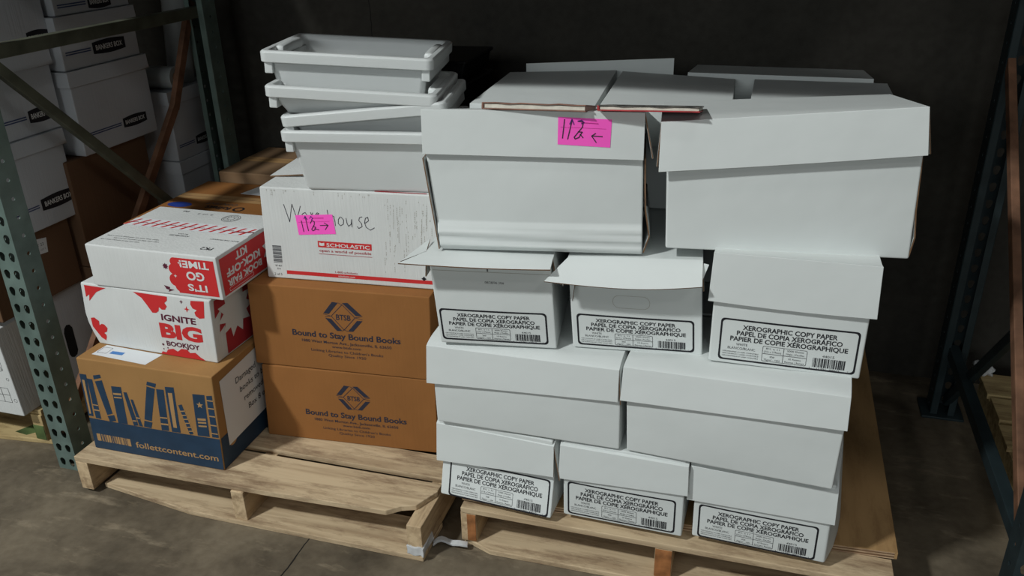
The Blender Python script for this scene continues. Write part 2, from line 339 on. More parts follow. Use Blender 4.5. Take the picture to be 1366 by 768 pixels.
def lid(c, z=(0, 0, 0, 0), fl=(9, 9), xl=-.7, xr=.7, yf=-.6, sd=None, flare=None, split=(), droop=0, mat='whitelid', name='lid', fx=(0, 0), sag=0, wave=0, ears=None):
    """tray lid of board: top panel and four flanges hinged on its edges.
    z: heights of top corners FL FR BL BR; fl: front flange drop left, right; flare: degrees each flange opens"""
    fa = {'f': 2, 'b': 2, 'l': 2, 'r': 2}; fa.update(flare or {}); sd = sd or sum(fl)/2
    w, d = c.w, c.d; x0, x1, y0, y1 = xl, w+xr, yf, d+.6
    V, F = [], []
    def top(s, t):
        zz = (z[0]*(1-s)+z[1]*s)*(1-t)+(z[2]*(1-s)+z[3]*s)*t
        zz -= droop*math.exp(-t*d/2.2) + sag*sin(pi*s)*sin(pi*t)
        return Vector((x0+(x1-x0)*s, y0+(y1-y0)*t, zz))
    def grid(fun, n, m, flip=False):
        b = len(V)
        for j in range(m+1):
            for i in range(n+1): V.append(tuple(fun(i/n, j/m)))
        for j in range(m):
            for i in range(n):
                q = b+j*(n+1)+i; t = (q, q+1, q+n+2, q+n+1)
                F.append(tuple(reversed(t)) if flip else t)
    tcoord = [0, .02, .06, .14, .3, .5, .75, 1]
    grid(lambda a, b: top(a, tcoord[int(round(b*7))]), 10, 7)
    ex = {}
    for k in 'fblr': ex[k] = sin(rad(fa[k]))
    E = lambda k: 0 if k in split else ex[k]
    def front(a, b):
        L = fl[0]*(1-a)+fl[1]*a; s = b*L
        p = top(a, 0); g = a*2-1
        x = p.x + (s*E('r') + fx[1]*b if a > .5 else -s*E('l') + fx[0]*b)*abs(g)
        return Vector((x, p.y-s*ex['f'], p.z-s*cos(rad(fa['f']))-wave*b*sin(pi*a)))
    def back(a, b):
        s = b*sd; p = top(a, 1); g = a*2-1
        return Vector((p.x+(s*E('r') if a > .5 else -s*E('l'))*abs(g), p.y+s*ex['b'], p.z-s*cos(rad(fa['b']))))
    def side(k, sg):
        def g(a, b):
            a = tcoord[int(round(a*7))]
            L = sd; 
            if k not in split and a < .5: L = (fl[0] if sg < 0 else fl[1])*(1-2*a)+sd*2*a
            s = b*L; p = top(0 if sg < 0 else 1, a); q = a*2-1
            yy = p.y + (s*(ex['b'] if 'b' not in split else 0) if q > 0 else (0 if k in split or 'f' in split else -s*ex['f']))*abs(q)
            return Vector((p.x+sg*s*ex[k], yy, p.z-s*cos(rad(fa[k]))))
        return g
    grid(front, 10, 3, True); grid(back, 10, 2); grid(side('l', -1), 7, 3); grid(side('r', 1), 7, 3, True)
    for e in (ears or []):
        b = len(V); V.extend(e); F.append(tuple(range(b, b+len(e))))
    o = mk(name, V, F, [mat, 'edge'], c.root, doubles=True, mods=(('solid', .3, -1, True), ('bevel', .1), 'wn'))
    c.lid = o
    c.lidfront = lambda a, b, e: tuple(front((a-x0)/(x1-x0), (z[0]-b)/((fl[0]+fl[1])/2)) + Vector((0, -e*cos(rad(fa['f'])), -e*sin(rad(fa['f'])))))
    return o
def copy_label(c, x0, z0, x1, z1):
    k = Ink(c.front); W, H = x1-x0, z1-z0
    X = lambda a: x0+a*W
    Z = lambda b: z1-b*H
    k.frame(x0, z0, x1, z1, .38, .8, 'black')
    k.text('XEROGRAPHIC COPY PAPER', X(.505), Z(.235), .112*H, 'black', .68*W, .022)
    k.text('PAPEL DE COPIA XEROGRÁFICO', X(.505), Z(.375), .112*H, 'black', .76*W, .022)
    k.text('PAPIER DE COPIE XÉROGRAPHIQUE', X(.505), Z(.515), .112*H, 'black', .85*W, .022)
    k.text('WHITE', X(.17), Z(.625), .062*H, 'ink', .085*W)
    k.text('BLANCO/BLANC', X(.17), Z(.72), .062*H, 'ink', .205*W)
    for i, t in enumerate(('XEROGRAPHIC & LASER COMPATIBLE', 'XEROGRÁFICO Y LÁSER COMPATIBLE', 'XÉROGRAPHIQUE ET LASER COMPATIBLE')):
        k.text(t, X(.03), Z(.80+.055*i), .03*H, 'ink', .27*W, al='L')
    k.frame(X(.325), Z(.93), X(.65), Z(.56), .09, .3, 'ink')
    k.rect(X(.478), Z(.92), X(.482), Z(.57), 'ink', 0, 1, 1); k.rect(X(.33), Z(.75), X(.645), Z(.738), 'ink', 0, 2, 1)
    for x, y, t, ww in ((.4, .635, '8½ x 11', .10), (.4, .71, '(216 x 279mm)', .125), (.565, .635, '5000 Sheets', .12), (.565, .71, 'Hojas | Feuilles', .13), (.4, .83, '20#', .035), (.4, .905, '75g/m² - 10M', .115), (.565, .83, '10 Reams', .09), (.565, .905, 'Resmas | Rames', .14)):
        k.text(t, X(x), Z(y), .043*H, 'ink', ww*W)
    k.text('44015', X(.80), Z(.675), .06*H, 'ink', .085*W)
    k.barcode(X(.695), Z(.92), X(.93), Z(.70), 'black', 24)
    k.text('0', X(.677), Z(.955), .03*H, 'ink'); k.text('11491  44015', X(.81), Z(.965), .035*H, 'ink', .16*W); k.text('0', X(.95), Z(.955), .03*H, 'ink')
    return k.build('printed_label', c.body)
def arrow_sticker(surf, parent, q, kind):
    """fluorescent label with 112 and an arrow in marker pen; q: bl br tr tl corners"""
    k = Ink(surf); k.quad(q, 'pink', 1, 6, 4); st = k.build('pink_sticker', parent)
    st['label'] = 'fluorescent pink sticker'
    bl, br, tr, tl = q
    def P(a, b): return tuple((bl[i]*(1-a)+br[i]*a)*(1-b)+(tl[i]*(1-a)+tr[i]*a)*b for i in (0, 1))
    k = Ink(surf); w = .2
    T = lambda pts, ww=w, m='pen': k.stroke([P(a, b) for a, b in pts], ww, m, 3)
    T([(.05, .64), (.9, .66)], .05, 'pinkl'); T([(.44, .84), (.75, .83)], .16, 'pinkl')
    if kind == 'right':
        T([(.14, .72), (.155, .16)]); T([(.265, .95), (.285, .2)])
        T([(.225, .82), (.265, .93), (.305, .78)], .2, 'violet'); T([(.38, .83), (.42, .93), (.46, .83), (.42, .74)], .2, 'violet')
        T([(.37, .58), (.43, .72), (.49, .66), (.47, .5), (.38, .28), (.4, .2), (.46, .24), (.5, .38), (.42, .4)]); T([(.46, .3), (.57, .24)])
        T([(.63, .46), (.83, .46)]); T([(.75, .58), (.84, .46), (.74, .24)])
    else:
        T([(.12, .92), (.09, .24)]); T([(.26, .9), (.19, .22)])
        T([(.22, .76), (.26, .94), (.3, .76)], .2, 'violet'); T([(.37, .88), (.44, .92), (.49, .84), (.44, .8)], .22, 'violet')
        T([(.38, .88), (.47, .86), (.46, .68), (.31, .3), (.33, .24), (.4, .3), (.46, .5), (.38, .5)]); T([(.42, .42), (.48, .3)])
        T([(.64, .38), (.84, .38)]); T([(.71, .48), (.64, .38), (.73, .16)])
    k.build('handwriting', st)
    return st

# ---------------------------------------------------------------- setting: floor, wall
def slab(name, x0, y0, z0, x1, y1, z1, mat):
    V = [(x, y, z) for z in (z0, z1) for y in (y0, y1) for x in (x0, x1)]
    return struct(mk(name, V, [(0, 2, 3, 1), (4, 5, 7, 6), (0, 1, 5, 4), (2, 6, 7, 3), (0, 4, 6, 2), (1, 3, 7, 5)], mat, smooth=False))
slab('floor', -600, -700, -12, 800, 118, 0, 'floor')
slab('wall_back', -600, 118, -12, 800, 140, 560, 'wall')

# ---------------------------------------------------------------- pallet rack
def hole_plate(V, F, W, H, holes, P):
    """grid plate with real punched holes; holes: (cx, cy, radius fn); cells given as bands"""
    for (a0, a1, b0, b1, hx, hy, rf) in holes:
        n = 24; base = len(V); R = []; Q = []
        for i in range(n):
            side, t = divmod(i, 6); t /= 6
            p = [(a0+(a1-a0)*t, b0), (a1, b0+(b1-b0)*t), (a1-(a1-a0)*t, b1), (a0, b1-(b1-b0)*t)][side]
            th = math.atan2(p[1]-hy, p[0]-hx); r = rf(th)
            R.append(P(*p)); Q.append(P(hx+r*cos(th), hy+r*sin(th)))
        V += R+Q
        F += [(base+i, base+(i+1) % n, base+n+(i+1) % n, base+n+i) for i in range(n)]
def rack_post(parent, u, v, H, mat, name='post', turned=False):
    """C-section upright 7 x 7 cm with teardrop slots in front and round holes in the sides"""
    V, F = [], []; W = 7.0
    drop = lambda th: .95*(1+.85*max(0, -sin(th))**5)
    rnd = lambda th: .55
    n = int(H/5)
    front = []; side = []
    for i in range(n):
        b0 = i*5.0
        front.append((0, W/2, b0, b0+5, 1.9, b0+2.9, drop)); front.append((W/2, W, b0, b0+5, 5.1, b0+2.9, drop))
        side.append((0, W, b0, b0+5, 3.6, b0+1.2+1.3, rnd))
    hole_plate(V, F, W, H, front, lambda a, b: (a, 0, b))
    hole_plate(V, F, W, H, side, lambda a, b: (W, a, b))
    hole_plate(V, F, W, H, [(a0, a1, b0, b1, hx, hy-1.6, f_) for a0, a1, b0, b1, hx, hy, f_ in side], lambda a, b: (0, W-a, b))
    b = len(V); T = n*5.0
    for x0, x1 in ((0, 2), (5, 7)):
        b = len(V); V += [(x1, W, 0), (x0, W, 0), (x0, W, T), (x1, W, T)]; F.append((b, b+1, b+2, b+3))
    o = mk(name, V, F, mat, parent, smooth=False, doubles=True, mods=(('solid', .22, -1, False),))
    o.location = ((u+7)*S, (v+7)*S, 0) if turned else (u*S, v*S, 0)
    if turned: o.rotation_euler = (0, 0, pi)
    return o
def foot(parent, u, v, mat):
    V, F = softbox(12, 11, .8, .15, 1, 1, 1)
    o = mk('foot_plate', V, F, mat, parent); o.location = ((u-2.5)*S, (v-2)*S, 0)
lf = thing('upright_frame', 'green perforated steel upright frame left of the brown and red boxes', 'rack frame', 0, 0, 0, 0, 'rack uprights')
rack_post(lf, -4, 0, 250, 'green'); rack_post(lf, -4, 94, 250, 'green', turned=True); foot(lf, -4, 94, 'green')
bar_mesh('horizontal_brace', (-.5, 5, 117.7), (-.5, 97, 117.7), 3, 3.6, 'olive', lf)
bar_mesh('diagonal_brace', (.6, 4, 121.5), (.6, 97, 27), 2, 3.0, 'olive', lf)
rb = bar_mesh('diagonal_brace', (-3.6, 4, 9), (-3.6, 80, 90), 2, 3.0, 'rust', lf); rb['label'] = 'rusty brown brace'
rb = bar_mesh('diagonal_brace', (-3.6, 79, 88.5), (-3.6, 97, 121), 2, 3.0, 'rust', lf); rb['label'] = 'rusty brown brace bent upward'
rf = thing('upright_frame', 'dark blue upright frame with thin rusty braces at the right edge', 'rack frame', 243.5, 0, 0, 0, 'rack uprights')
rack_post(rf, 0, 0, 250, 'teal'); rack_post(rf, 0, 94, 250, 'teal', turned=True); foot(rf, 0, 94, 'teal'); foot(rf, 0, 0, 'teal')
bar_mesh('diagonal_brace', (1.2, 98, 111), (1.2, 3, 26), 2, 3.0, 'rust', rf)['label'] = 'rusty brown brace'
bar_mesh('diagonal_brace', (4.6, 4, 98), (4.6, 97, 4), 2, 3.0, 'teal', rf)
bar_mesh('horizontal_brace', (3, 5, 22.5), (3, 96, 22.5), 3, 3.6, 'teal', rf)
bar_mesh('horizontal_brace', (3, 5, 130), (3, 96, 130), 3, 3.6, 'teal', rf)
# first shelf level, out of view; left bay's part added to keep it dark
for nm, lab, x0, x1, yy, zz in (('rack_beam', 'orange front shelf beam above the stacked boxes', 3, 243.5, 0, 159.5), ('rack_beam', 'orange rear shelf beam near the concrete wall', 3, 243.5, 96, 159.5),
                               ('rack_beam', 'added unseen orange beam shading the file boxes', -244, -4, 0, 176)):
    V, F = softbox(x1-x0, 4.5, 11, .3, 1, 1, 1); o = mk(nm, V, F, 'beam', mods=('wn',)); o.location = (x0*S, yy*S, zz*S); tag(o, lab, 'shelf beam', 'shelf beams')
for lab, x0, x1, zz in (('grey shelf deck resting on the orange beams over the stacks', 4, 243, 170.5), ('added unseen grey deck shading the file boxes', -243, -5, 187)):
    V, F = softbox(x1-x0, 101, 2, .2, 1, 1, 1); o = mk('shelf_deck', V, F, 'deck', mods=('wn',)); o.location = (x0*S, 0, zz*S); tag(o, lab, 'shelf', 'shelf decks')

# ---------------------------------------------------------------- pallets
def board(name, parent, x0, y0, z0, x1, y1, z1, mat, r=.25):
    V, F = softbox(x1-x0, y1-y0, z1-z0, r, 2, 1, 1); o = mk(name, V, F, mat, parent, mods=('wn',)); o.location = (x0*S, y0*S, z0*S); return o
def prism(name, parent, pts, z0, z1, mat):
    """board with the outline pts (counter-clockwise)"""
    n = len(pts); V = [(a, b, z0) for a, b in pts]+[(a, b, z1) for a, b in pts]
    F = [tuple(reversed(range(n))), tuple(range(n, 2*n))]+[(i, (i+1) % n, n+(i+1) % n, n+i) for i in range(n)]
    return mk(name, V, F, mat, parent, smooth=False, mods=(('bevel', .2),))
# left pallet
pl = thing('wooden_pallet', 'pale wooden pallet with a broken front board under the brown and red boxes', 'pallet', 11.3, -7.6, 0, 0, 'wooden pallets')
prism('deck_board', pl, [(0, 0), (60, .6), (93.4, 1.8), (96.5, 4.3), (100.0, 5.6), (101.2, 8.2), (103.2, 12.0), (103.2, 15.2), (50, 15.0), (0, 15.2)], 10.5, 12.1, 'wood')
for y0, y1 in ((17.3, 26.8), (32, 42), (48, 58), (64, 74), (80, 90), (96, 106), (108, 121.5)): board('deck_board', pl, .3, y0, 10.5, 103.2, y1, 12.1, 'wood')
board('stringer', pl, 0, 0, 1.4, 4, 121, 10.5, 'woody'); board('stringer', pl, 49.6, 0, 1.4, 53.4, 121, 10.5, 'woody'); sr = board('stringer', pl, 99.5, -.2, 1.5, 103.5, 121, 10.5, 'woody')
prism('bottom_board', pl, [(4.6, 3.4), (36, -.6), (103.6, -.5), (103.6, 13), (40, 13), (4.8, 13)], 0, 1.5, 'wood')
for y0 in (45, 78, 108): board('bottom_board', pl, 0, y0, 0, 103.2, y0+11, 1.5, 'wood')
# torn plastic round the stringer end
V, F = softbox(4.5, 7, 2.6, .2, 6, 4, 3, lambda x, y, z: (x+.2*sin(y*3+z), y+.15*sin(x*4), z+.25*sin(x*2.3+y*1.7)))
o = mk('plastic_wrap', V, F, 'wrap', sr, mods=('wn',)); o.location = (-.25*S, -.45*S, .2*S); o['label'] = 'torn white plastic'
V, F = softbox(9, 1.6, .7, .15, 9, 2, 1, lambda x, y, z: (x, y+1.2*sin(x*.6), z+.5*sin(x*1.1)+.5))
o = mk('plastic_scrap', V, F, 'wrap', mods=('wn',)); o.location = (115.5*S, -3*S, .1*S); o.rotation_euler = (0, -.1, .25)
tag(o, 'curled scrap of white plastic on the floor beside the left pallet', 'plastic scrap')
# right pallet
pr = thing('wooden_pallet', 'wooden pallet with rusty orange stringer ends under the white cartons', 'pallet', 122, .2, 0, 0, 'wooden pallets')
for y0, y1 in ((0, 8.5), (13, 23), (29, 39), (45, 55), (61, 71), (77, 87), (93, 103), (106, 115)): board('deck_board', pr, .2, y0, 10.5, 100.6, y1, 12.1, 'wood')
for i, x in enumerate((0, 48.6, 96.6)):
    s_ = board('stringer', pr, x, .3, 1.5, x+4.1, 115, 10.5, 'woody')
    V, F = softbox(2.3 if i == 0 else 3.9, .25, 8.2, .1, 1, 1, 4); o = mk('painted_end', V, F, 'orange', s_); o.location = ((1.7 if i == 0 else .1)*S, -.18*S, .4*S); o['label'] = 'rusty orange painted stringer end'
prism('bottom_board', pr, [(.2, 1.5), (8, -1.5), (100.7, -.5), (100.7, 11), (0, 11)], 0, 1.5, 'wood')
for y0 in (40, 72, 103): board('bottom_board', pr, 0, y0, 0, 100.5, y0+11, 1.5, 'wood')
# plywood sheet on it
V, F = softbox(102, 111, 1.9, .12, 2, 2, 1, lambda x, y, z: (x, y+(6.0*x/101.5)*max(0, 1-y/60), z))
ps = thing('plywood_sheet', 'brown plywood sheet between the right pallet and the white cartons', 'plywood sheet', 121.7, 2.9, 12.1)
pb = mk('sheet', V, F, 'ply', ps, mods=('wn',))
k = Ink(lambda a, b, e: (a, 6.0*a/101.5-e, b))
for a, b, m in ((.1, .45, 'plyedge'), (.5, .8, 'edge'), (.85, 1.25, 'plyedge'), (1.3, 1.5, 'edge'), (1.55, 1.83, 'plyedge')): k.rect(.2, a, 101.3, b, m, 0, 14, 1)
k.build('layered_edge', ps)

# ---------------------------------------------------------------- copy paper cartons, right pallet
G1 = 'copy paper cartons on the right pallet'
def crease(x, y, z):
    if y < 12:
        k = (1-max(y, 0)/12)
        d = -1.9*(1-z/6.4) if z < 6.4 else .9*sin(pi*min(1, (z-6.4)/8))
        y += k*(d-.1)
    return x, y, z
c = carton('copy_paper_carton', 'white carton with a creased, bulging printed end at the left of the bottom row', 'box', 116.6, 3.6, 14, -4, 29.2, 44, 21.2, 'white', G1, fn=crease, nz=14, bulge=0)
copy_label(c, 2.2, .2, 28.4, 9.3)
lid(c, (21.7, 21.7, 21.5, 21.5), (10.7, 8.5), xl=-.6, xr=.3, yf=-.3, split=('r',), flare={'r': 9, 'f': 3}, droop=1.8)
c = carton('copy_paper_carton', 'white carton with a flat printed end in the middle of the bottom row', 'box', 148.1, 2.2, 14, -1.5, 28.3, 44, 21.2, 'white', G1, tl=(-.2, None), tr=(-.1, None))
copy_label(c, 1.1, .7, 26.6, 10.1)
lid(c, (21.7, 21.7, 21.5, 21.5), (9.3, 7.8), xl=-.7, xr=.5, droop=1.4)
c = carton('copy_paper_carton', 'white carton with a printed end at the right of the bottom row above bare plywood', 'box', 178.6, 2.6, 14, -2.8, 29.0, 44, 21.2, 'white', G1, tl=(-.2, None), rbulge=3.6, ny=8, nx=10)
copy_label(c, 1.2, .3, 27, 9.6)
lid(c, (21.7, 21.7, 21.5, 21.5), (9.2, 8.4), xl=-1.4, xr=.6, droop=1.8)
c = carton('copy_paper_carton', 'plain white carton lying sideways at the left of the second row', 'box', 117.0, 1.7, 35.7, -.5, 44.2, 28, 21, 'white', G1, tl=(-.4, None), tr=(-.2, None), bulge=.5, nx=10)
lid(c, (22, 22.2, 22, 22), (9.7, 7.8), xl=-1.2, xr=-.5, split=('r',), flare={'r': 4, 'f': 4}, droop=1.2)
c = carton('copy_paper_carton', 'plain white carton lying sideways at the right of the second row', 'box', 162.8, 1.5, 35.7, -3.6, 43.8, 28, 21.6, 'white', G1, tl=(-.8, None), tr=(.6, 22.4), bulge=.6, nx=10)
lid(c, (22.6, 23.9, 21.8, 22.2), (8.0, 7.4), xl=-1.3, xr=.6, droop=.8, flare={'f': 7})
c = carton('copy_paper_carton', 'white carton with an opened lid and printed end at the left of the third row', 'box', 119.6, .9, 57.9, 7.6, 26.6, 41, 20.6, 'white', G1, tl=(-1.6, None), tr=(-1.3, None))
copy_label(c, .7, 1.0, 24.8, 8.8)
k = Ink(c.front); k.text('08/28/06 20#', 14, 15.4, .55, 'ink', 4.2); k.rect(12.6, 18.2, 12.9, 20.5, 'ink', 0, 1, 1); k.rect(0.6, 18.0, 26, 18.1, 'dirt', 0, 8, 1); k.build('stamped_code', c.body)
lid(c, (22.4, 22.0, 22.3, 22.2), (6.0, 5.2), xl=-2.0, xr=-.8, yf=-.2, sd=6, split=('r', 'l', 'f'), flare={'f': 86, 'l': 5, 'r': 8}, fx=(-4.6, 0), wave=.3, ears=[[(-2.2, 5, 23.4), (-4.6, -1.2, 22.7), (-6.3, -5.2, 22.0), (-2.0, -.2, 22.35)]])
c = carton('copy_paper_carton', 'white carton with a lid flap hanging open in the middle of the third row', 'box', 149.2, 6.2, 57.9, 5.5, 28.3, 41, 20.8, 'white', G1, tl=(-1.3, None), tr=(-1.4, None))
copy_label(c, 1.2, .9, 26.6, 8.6)
k = Ink(c.front); k.frame(9.3, 10.6, 17.3, 13.6, .07, 1.4, 'dirt'); k.build('hand_hole_cut', c.body)
lid(c, (21.9, 22.6, 22, 22.2), (7.4, 7.2), xl=-1.2, xr=-1.4, yf=-.1, sd=7, split=('l', 'r', 'f'), flare={'f': 66, 'l': 14, 'r': 6}, fx=(-4.2, 0), wave=1.0,
    ears=[[(-1.2, -.2, 19.8), (.9, -1.6, 19), (.2, -2.2, 12.4)], [(-3.4, 1.2, 19.4), (-1.5, .2, 19), (-2.2, .2, 14.6)], [(27.0, -.3, 22.2), (28.2, -.4, 22), (26.4, -4.8, 18.6), (25.9, -4.8, 18.9)]])
c = carton('copy_paper_carton', 'white carton with a deep closed lid at the right of the third row', 'box', 178.8, 5.9, 58.8, -.4, 30.2, 41, 22, 'white', G1, tl=(.1, None), tr=(.1, None))
copy_label(c, 1.9, .9, 29.1, 10.7)
lid(c, (24.5, 24.6, 24.2, 24.0), (10.6, 10.9), xl=-.6, xr=.8, flare={'f': 3.5}, droop=-.7, wave=.3)
# fourth row: two wide cartons in front
def folds(x, y, z):
    if y < 6 and z < 6.2:
        k = 1-max(y, 0)/6
        y -= k*(.75*min(1, (6.2-z)/.7)*min(1, (z+.5)/1.5) - .22*(sin(z*2.6+.06*x)+.6*sin(z*4.1-.05*x))*min(1, (6.2-z)))
    return x, y, z
c = carton('copy_paper_carton', 'plain white carton with a pink sticker on its raised lid in the top row', 'box', 120.7, 1.9, 80.6, 9.5, 43.2, 27.5, 22.4, 'white', G1, tl=(-2.2, None), tr=(-.7, None), bulge=.6, nx=12, nz=36, fn=folds)
lid(c, (30.6, 30.3, 24.2, 25.0), (9.2, 9.6), xl=-2.3, xr=-.6, yf=-.8, sd=9.5, split=('r',), flare={'f': 2.5, 'l': 1, 'r': 12})
arrow_sticker(c.lidfront, c.lid, [(25.4, 24.0), (35.9, 23.6), (36.1, 29.1), (25.5, 29.5)], 'left')
# loose end panel at its right, with the printed label seen edge-on
mk('end_panel', [(-2.55, -.75, 20.4), (-.25, -.75, .3), (-.25, 18, .3), (-2.4, 18, 20.4)], [(0, 1, 2, 3)], ['white', 'edge'], c.root, smooth=False, mods=(('solid', .25, 0, True),))
def panel(prof, depth, name='end_panel'):
    V = [(x, y, z) for y, dx in ((prof[0][1], 0), (depth, .3)) for (x, y0, z) in [(p[0]+dx, y, p[2]) for p in prof]]; n = len(prof)
    return mk(name, V, [(i+1, n+i+1, n+i, i) for i in range(n-1)], ['white', 'edge'], c.root, smooth=False, mods=(('solid', .3, -1, True),))
o = panel([(43.1, -.35, 20.8), (43.3, -.35, 15), (43.6, -.35, 10), (44.6, -.35, 4.2), (43.5, -.35, .5)], 20)
k = Ink(lambda a, b, e: (43.45+e*2+.016*a+(43.6-43.3 if b < 10 else 0)+max(0, 10-b)*.17, a, b)); k.frame(2, 2.5, 18, 10, .3, .6, 'black'); k.text('XEROGRAPHIC COPY PAPER', 10, 7.8, .9, 'black', 13, .012); k.text('PAPEL DE COPIA XEROGRÁFICO', 10, 6.2, .9, 'black', 14, .012); k.build('printed_label', o)
c = carton('copy_paper_carton', 'largest plain white carton with a tilted lid at the right of the top row', 'box', 168.2, 7.8, 82.9, 6.5, 47.4, 27.5, 23.0, 'white', G1, tl=(-.8, 21), tr=(-1.0, 24.5), bulge=.4, nx=12)
lid(c, (26.6, 30.4, 24.2, 26.6), (9.8, 8.9), xl=-2.2, xr=-1.6, yf=-1.0, sd=9, split=('r', 'l'), flare={'f': 6, 'l': 3, 'r': 11}, fx=(0, 1.0), wave=.2)
panel([(46.6, .2, 20.5), (47.2, .1, 10), (47.9, .1, 4.5), (47.4, .2, .5)], 20)
# fourth row behind: three lengthways, then two wide against the wall
def plain_carton(label, u, v, z, yw, w, d, h, top, fl=9):
    c = carton('copy_paper_carton', label, 'box', u, v, z, yw, w, d, h, 'white', G1, nx=4)
    lid(c, top, (fl, fl)); return c
plain_carton('white lidded carton seen from above, directly behind the left book', 117.5, 35.4, 80.6, 3, 28.8, 39.3, 22.5, (24.4, 24.5, 24.4, 25.6))
plain_carton('white lidded carton seen from above, in the middle behind the two books', 148.5, 38, 80.6, 1.8, 28.6, 37.5, 22.5, (24.4, 24.4, 25.5, 24.2))
plain_carton('white lidded carton seen from above behind the largest top row carton', 182.2, 41.5, 80.6, 0, 31, 35, 22.5, (24.4, 24.4, 24.3, 24.3))
c = carton('copy_paper_carton', 'white carton with an upright open flap at the back left, near the wall', 'box', 118.8, 79.6, 80.6, 0, 41, 17, 20, 'white', G1, nx=4)
mk('raised_flap', [(-.4, -.3, 19), (41.2, -.3, 19), (41.2, -.2, 28.8), (-.4, -.2, 26.2)], [(0, 1, 2, 3)], ['white', 'edge'], c.root, smooth=False, mods=(('solid', .4, 0, True),))
plain_carton('shaded white carton at the back right of the stack near the wall', 164.6, 79.5, 80.6, 0, 45.5, 28, 21, (25.2, 25, 22.2, 22))
HID = 'white lidded carton inside the stack behind the front row'
for z, fr in ((14, 'e'), (35.7, 's'), (57.9, 'e')):
    L = ([(119, 49, 44, 27.5), (164, 49, 44, 27.5), (119, 79, 44, 27.5), (164, 79, 44, 27.5)] if fr == 'e' else
         [(119, 32, 28.6, 43.5), (149, 32, 28.6, 43.5), (179, 32, 28.6, 43.5), (119, 78, 44, 27.5), (164, 78, 44, 27.5)])
    for u, v, w_, d_ in L: plain_carton(HID, u, v, z, 0, w_, d_, 21, (21.7, 21.7, 21.7, 21.7))

# books on the lid
def book(name, label, u, v, z, yw, tilt, w, d, t, cov, spine, over=.3):
    r_ = thing(name, label, 'book', u, v, z, yw, 'books on the top row'); r_.rotation_euler = (rad(tilt[0]), rad(tilt[1]), rad(yw))
    V, F = softbox(w, d, t-.5, .12, 6, 2, 2, x0=.1, y0=over, z0=.25); mk('page_block', V, F, 'pages', r_, mods=('wn',))
    for nm, z0, m in (('back_cover', 0, cov[0]), ('front_cover', t-.27, cov[1])):
        V, F = softbox(w+.5, d+2*over, .26, .1, 8, 2, 1, lambda x, y, z: (x, y, z+(.12*sin(x*.9)*(z0 > 0)*max(0, 1-y/6)))); o = mk(nm, V, F, m, r_, mods=('wn',)); o.location = (-.2*S, 0, z0*S)
    V, F = softbox(.5, d+2*over, t, .2, 1, 2, 2); o = mk('spine', V, F, spine, r_, mods=('wn',)); o.location = (-.4*S, 0, 0)
    return r_
book('book', 'brown hardcover book, pages facing out, lying on the carton with the sticker', 131.2, 2.8, 111.3, 4, (-13, 0), 20.3, 17, 1.4, ('coverb', 'coverb'), 'coverb')
book('book', 'thin red hardcover book bridging the gap between two top row cartons', 154.3, 4.4, 111.6, 2, (-12, -1), 18.9, 16, 1.15, ('covered', 'coverg'), 'covered')

# ---------------------------------------------------------------- boxes on the left pallet
c = carton('book_carton', 'brown and navy carton printed with a row of books at the front left', 'box', 14.3, -2.6, 12.1, .4, 41.8, 30.5, 29.2, 'kraft2', 'boxes on the left pallet', tl=(1.6, None), tr=(1.7, None), bulge=.3)
k = Ink(c.front)
k.rect(.25, .3, 41.6, 10.2, 'blue', 0, 14, 4)
books = [[(.2, 24.3), (2.4, 24.3), (1.9, 10.9), (.2, 10.9)], [(2.4, 23.1), (4.1, 23.1), (4.4, 10.5), (2.6, 10.5)], [(4.7, 24.4), (7.0, 25.0), (7.2, 24.0), (4.7, 23.2)], [(4.9, 22.6), (7.3, 23.3), (8.7, 13.0), (6.8, 12.2)], [(6.8, 11.9), (9.1, 12.6), (9.4, 10.7), (7.2, 10.1)],
 [(10.0, 21.9), (13.2, 22.1), (13.1, 10.3), (10.0, 10.2)], [(13.7, 20.6), (14.8, 20.7), (16.6, 10.5), (15.1, 10.2)], [(15.6, 18.7), (16.4, 18.7), (18.0, 10.4), (16.9, 10.4)], [(21.9, 25.1), (24.6, 24.8), (24.2, 23.6), (21.5, 24.0)], [(21.5, 23.6), (24.0, 23.2), (21.3, 12.7), (19.0, 12.9)],
 [(18.9, 12.5), (21.4, 12.3), (20.7, 10.3), (18.4, 10.5)], [(24.4, 23.2), (26.7, 23.3), (26.3, 10.4), (24.0, 10.3)], [(27.2, 24.3), (29.9, 24.5), (29.9, 10.4), (27.2, 10.3)], [(30.5, 19.2), (31.6, 19.6), (33.8, 10.6), (32.7, 10.3)], [(35.3, 23.3), (38.9, 23.5), (38.7, 10.5), (35.1, 10.4)], [(39.4, 23.3), (41.1, 23.6), (41.4, 10.6), (39.5, 10.5)]]
for b in books: k.quad([b[3], b[2], b[1], b[0]], 'blue', 0, 1, 2)
